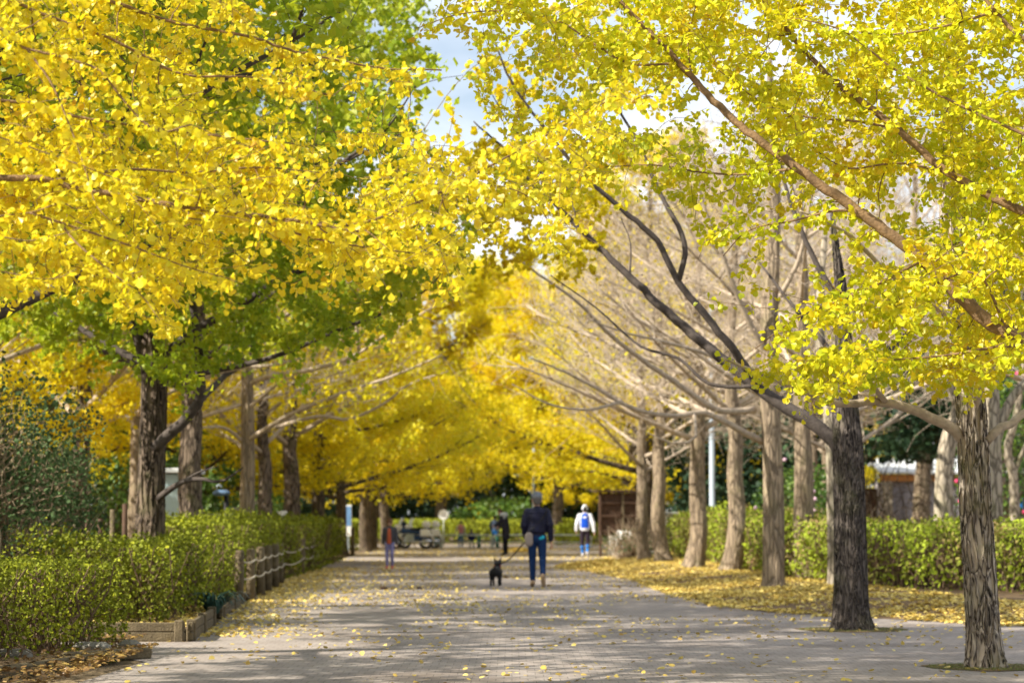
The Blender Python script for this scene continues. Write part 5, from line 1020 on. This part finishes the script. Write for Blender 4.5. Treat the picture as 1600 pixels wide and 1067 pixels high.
# the dog
def dog():
    q = G(775, 915); e = empty('dog', (q.x, q.y, 0), 'small black prick-eared dog on a leash walking away beside the man', 'dog', None, R(-6)); b = MB()
    cap(b, (0, -.17, .26), (0, .05, .265), .088, .095, 1, 1.05); cap(b, (0, .05, .265), (0, .17, .27), .098, .09); cap(b, (0, .2, .30), (0, .26, .37), .06, .05)
    cap(b, (0, .27, .40), (0, .31, .405), .07, .06); cap(b, (0, .35, .38), (0, .39, .375), .038, .032)
    for s_ in (-1, 1):
        cap(b, (s_ * .045, .265, .445), (s_ * .062, .262, .515), .026, .008, 1, .6)
        cap(b, (s_ * .06, -.17, .24), (s_ * .072, -.12, .155), .055, .034); cap(b, (s_ * .072, -.12, .155), (s_ * .074, -.2, .095), .03, .02); cap(b, (s_ * .074, -.2, .095), (s_ * .075, -.185, .025), .02, .019); cap(b, (s_ * .075, -.185, .02), (s_ * .077, -.15, .016), .022, .018)
        cap(b, (s_ * .06, .16, .25), (s_ * .065, .14, .14), .045, .028); cap(b, (s_ * .065, .14, .14), (s_ * .064, .17, .03), .025, .02); cap(b, (s_ * .064, .175, .02), (s_ * .066, .2, .016), .022, .018)
    cap(b, (0, -.24, .31), (0, -.275, .37), .018, .008)
    fur = mat('black_fur', (.012, .012, .014), .7, .3, 0, .4, 30, .6, 120); remesh('body', b, .0075, fur, e, 2)
    MB().torus((0, .225, .335), .062, .009, 'y', 24, 6).build('collar', mat('red_collar', (.3, .03, .03)), e, True)
    for s_ in (-1, 1): MB().ell((s_ * .028, .355, .42), (.009, .007, .009)).build('eye', M['chrome'], e, True)
    MB().ell((0, .418, .385), (.014, .01, .011)).build('nose', M['black'], e, True); return e, q
dg_, dq = dog()
hand = np.array([mg.x, mg.y, 0]) + JM['wrL'] + np.array([.01, .05, -.06]); col = np.array([dq.x, dq.y + .22, .40])
pts = [hand, hand * .72 + col * .28 + [0, 0, -.05], (hand + col) / 2 + [0, 0, -.10], hand * .25 + col * .75 + [0, 0, -.08], col]
o = MB().tube(smooth_line(pts - hand, 24), .012, 6).build('dog_leash', M['black'], None, True); o.location = hand; tag(o, 'thin dark leash slanting from the man\'s hand to the black dog', 'leash')
# the boy
cg = G(609, 889)
person('child in a dark checked jacket and brown hat walking towards the camera on the left', (cg.x, cg.y, 0), 1.22, R(172), {'knL': (-.05, .05, .285), 'anL': (-.05, -.03, .06), 'toeL': (-.055, .05, .02), 'anR': (.045, .04, .045), 'toeR': (.05, .12, .03), 'wrL': (-.15, .04, .5), 'wrR': (.14, -.01, .5)}, cloth('charcoal_check', (.08, .08, .09)), cloth('lilac_trousers', (.26, .25, .48)), mat('coral_shoe', (.6, .15, .1)), ('hat', mat('brown_felt', (.14, .07, .03))), eyes=True, fat=1.12, sleeve=.9)
e_ = bpy.data.objects['person.001']; b_ = MB(); cap(b_, (0, .085, .95), (0, .082, .66), .045, .055, 1, .35); remesh('shirt_front', b_, .009, mat('rust_check', (.55, .12, .05)), e_, 2)
# white jacket
wg = G(914, 870)
wm = cloth('white_jacket', (.72, .74, .78), .6)
wp, JW = person('person in a white jacket and white cap with a bright blue back panel walking away', (wg.x, wg.y, 0), 1.64, R(-4), {'wrL': (-.165, .01, .52), 'wrR': (.18, -.02, .5), 'elL': (-.155, -.02, .64), 'elR': (.165, -.03, .64), 'anR': (.05, -.06, .07), 'toeR': (.06, 0, .018), 'anL': (-.045, .03, .045)}, wm, cloth('dark_leggings', (.03, .02, .03)), mat('white_shoe', (.6, .58, .58)), ('beanie', cloth('white_hat', (.75, .78, .82))), fat=1.12, short=.5)
b_ = MB(); cap(b_, (0, -.085, 1.28), (0, -.09, .98), .12, .13, 1.05, .35); remesh('blue_panel', b_, .012, cloth('royal_blue', (.01, .08, .55), .6), wp, 3)
for k in 'LR':
    b_ = MB(); a_, n_ = JW['an' + k], JW['kn' + k]; cap(b_, a_ + (n_ - a_) * .18, a_ + (n_ - a_) * .72, .042, .062); remesh('gaiter', b_, .012, cloth('sky_blue_gaiter', (.03, .2, .6)), wp, 2)
# adult in dark coat, bending
ag = G(790, 867)
ap, _ = person('adult in a long dark coat and pale scarf, bending towards the people by the railings', (ag.x, ag.y, 0), 1.58, R(65), {'head': (0, .12, .90), 'neck': (0, .07, .835), 'chest': (0, .045, .73), 'shL': (-.1, .05, .79), 'shR': (.1, .05, .79), 'elL': (-.13, .1, .66), 'wrL': (-.1, .2, .62), 'elR': (.13, .09, .66), 'wrR': (.11, .19, .6), 'face': (0, 1, -.3)}, cloth('dark_coat', (.03, .03, .045)), cloth('black_trousers', (.012, .012, .016)), M['black'], ('hair', mat('brown_hair', (.08, .03, .02))), long_coat=.17, fat=1.15)
b_ = MB(); cap(b_, (-.1, .06, 1.34), (.1, .06, 1.34), .085, .085, 1, 1.2); cap(b_, (-.09, .02, 1.3), (-.12, .05, 1.12), .07, .05); remesh('scarf', b_, .014, mat('pale_scarf', (.55, .62, .75), .9, .1, 0, .4, 8), ap, 3)
# far group
FG = 'people beyond the railings'
q = G(717, 859); person('person in a pink top and grey sleeves standing with their back turned beyond the railings', (q.x - .05, 99.6, 0), 1.12, R(5), {'wrL': (-.2, 0, .5), 'elL': (-.16, 0, .65)}, cloth('dusty_pink', (.5, .22, .24)), cloth('teal_jeans', (.02, .13, .3)), mat('pale_shoe', (.6, .6, .65)), None, FG, sleeve_mat=cloth('beige_sleeve', (.4, .36, .33)), vox=.012)
sit = {'head': (0, .02, .925), 'hipL': (-.05, 0, .5), 'knL': (-.07, .22, .5), 'anL': (-.07, .24, .26), 'toeL': (-.07, .31, .24), 'hipR': (.05, 0, .5), 'knR': (.07, .22, .5), 'anR': (.07, .24, .26), 'toeR': (.07, .31, .24), 'wrL': (-.09, .17, .56), 'wrR': (.09, .17, .56)}
person('seated child in navy with back turned, beside the person in the pink top', (P(737, 850, 99.8).x, 99.8, -.27 + .02), 1.05, R(0), {**sit}, cloth('navy_top', (.01, .012, .07)), cloth('green_trousers', (.12, .16, .03)), M['black'], None, FG, vox=.012)
person('person in a grey-blue jacket standing beyond the railings, left of the dark coat', (P(773, 850, 99.4).x, 99.4, 0), 1.35, R(-20), {'wrL': (-.13, .08, .52)}, cloth('greyblue_jacket', (.07, .1, .16)), cloth('blue_jeans', (.02, .12, .35)), mat('lilac_shoe', (.5, .5, .6)), None, FG, vox=.012)
q = G(863, 859)
cr = {'head': (0, .05, .9), 'neck': (0, .02, .83)}
person('small child in a blue top and yellow shorts behind the man in the navy jacket', (q.x + .03, q.y + 3, 0), .82, R(70), cr, cloth('bright_blue_top', (.01, .03, .5)), cloth('yellow_shorts', (.5, .5, .03)), mat('pink_shoe', (.7, .4, .35)), ('hair', M['hair']), None, short=.98, vox=.01)
q = G(629, 858)
person('rider in navy with a blue cap standing behind the parked motorcycles', (P(629, 850, 99).x, 99, 0), 1.28, R(160), {}, cloth('rider_navy', (.015, .03, .1)), cloth('rider_trousers', (.02, .03, .06)), M['black'], ('cap', cloth('blue_cap', (.01, .05, .25))), None, vox=.012, eyes=True)
# ------------------------------------------------------------------ motorcycles
def motorcycle():
    e = empty('motorcycle')
    for x in (-.62, .66):
        wh = MB().torus((x, 0, .29), .245, .05, 'y', 32, 10).build('wheel', M['black'], e, True)
        mr = MB().torus((x, 0, .29), .19, .018, 'y', 28, 6); mr.tube([(x, -.07, .29), (x, .07, .29)], .035, 12)
        for k in range(6): mr.tube([(x, 0, .29), (x + .19 * math.cos(k * PI / 3), 0, .29 + .19 * math.sin(k * PI / 3))], .011, 5)
        o = mr.build('rim', M['chrome'], wh, True)
        fd = MB(); a = np.linspace(R(20), R(160), 9); fd.tube([(x + .31 * math.cos(t), 0, .29 + .31 * math.sin(t)) for t in a], [.03] + [.055] * 7 + [.03], 8); fd.build('mudguard', M['white'], e, True)
    b = MB(); cap(b, (-.25, 0, .72), (.2, 0, .70), .13, .10, 1, .95); cap(b, (.2, 0, .66), (.55, 0, .64), .08, .07); remesh('tank', b, .012, M['navy_paint'], e, 3)
    b = MB(); cap(b, (.05, 0, .77), (.55, 0, .80), .07, .06, 1, 1.6); remesh('seat', b, .012, M['black'], e, 3)
    b = MB(); b.box((-.02, 0, .38), (.38, .26, .3), 0, .05); b.tube([(-.05, 0, .5), (-.12, 0, .62)], [.09, .08], 12); b.tube([(.1, 0, .5), (.12, 0, .6)], [.08, .08], 12); b.build('engine', M['rail'], e)
    b = MB()
    for s_ in (-1, 1): b.tube([(-.64, s_ * .08, .29), (-.46, s_ * .08, .75), (-.40, s_ * .08, .93)], .024, 8)
    b.build('fork', M['chrome'], e, True)
    MB().tube(smooth_line([(-.2, -.36, .98), (-.33, -.24, 1.0), (-.4, 0, .95), (-.33, .24, 1.0), (-.2, .36, .98)], 16), .016, 8).build('handlebar', M['black'], e, True)
    b = MB(); cap(b, (-.50, 0, .88), (-.42, 0, .86), .10, .12); remesh('headlight', b, .012, M['white'], e, 2)
    b = MB(); V_ = []; 
    for z, hw, xo in ((.92, .2, -.48), (1.08, .19, -.42), (1.24, .13, -.34)):
        for t in np.linspace(-1, 1, 7): V_.append([xo + .08 * t * t, hw * t, z])
    b.add(V_, np.array([[r_ * 7 + i, r_ * 7 + i + 1, (r_ + 1) * 7 + i + 1, (r_ + 1) * 7 + i] for r_ in range(2) for i in range(6)])); b.build('windscreen', M['glass'], e, True)
    b = MB(); cap(b, (.66, 0, .98), (.72, 0, .97), .15, .14, .95, 1); remesh('top_box', b, .014, M['white'], e, 2)
    for s_ in (-1, 1): MB().box((.58, s_ * .24, .64), (.4, .16, .3), 0, .05).build('pannier', M['white'], e)
    for s_ in (-1, 1): MB().tube([(.0, s_ * .17, .3), (.4, s_ * .19, .27), (.85, s_ * .2, .33)], [.03, .04, .05], 10).build('exhaust', M['chrome'], e, True)
    MB().tube([(.1, -.1, .3), (.2, -.3, .02)], .014, 6).build('kickstand', M['black'], e, True); MB().box((.3, 0, .45), (.5, .12, .2), 0, .04).build('frame', M['navy_paint'], e)
    return e
mo = motorcycle(); mo.location = (P(640, 855, 97).x, 97, 0); mo.rotation_euler = (0, R(0), R(12)); tag(mo, 'white and navy motorcycle parked nearest, its windscreen to the left', 'motorcycle', 'motorcycles parked at the far end')
m2 = copy_tree(mo); m2.location = (P(652, 855, 98.6).x + .1, 98.4, 0); m2.rotation_euler = (0, 0, R(18)); tag(m2, 'white and navy motorcycle standing just behind and right of the nearest one', 'motorcycle', 'motorcycles parked at the far end')
# dark lumps on the paving
for px, py, s_, lab in [(599, 921, .05, 'small dark lump on the paving left of the dog, larger one'), (655, 920, .032, 'small dark lump on the paving between the larger lump and the dog'), (790, 903, .04, 'small dark lump on the paving under the leash')]:
    q = G(px, py); b = MB(); V_, Qf, Tf = ellipsoid((s_ * 1.4, s_, s_ * .7), 12, 8); V_ = V_ * (1 + .25 * (vnoise(V_ + q.x, 30, 1) - .5))[:, None]; b.add(V_ + [0, 0, s_ * .6], [Qf, Tf]); o = b.build('clod', M['wood_dark'], None, True); o.location = (q.x, q.y, 0); tag(o, lab, 'clod')
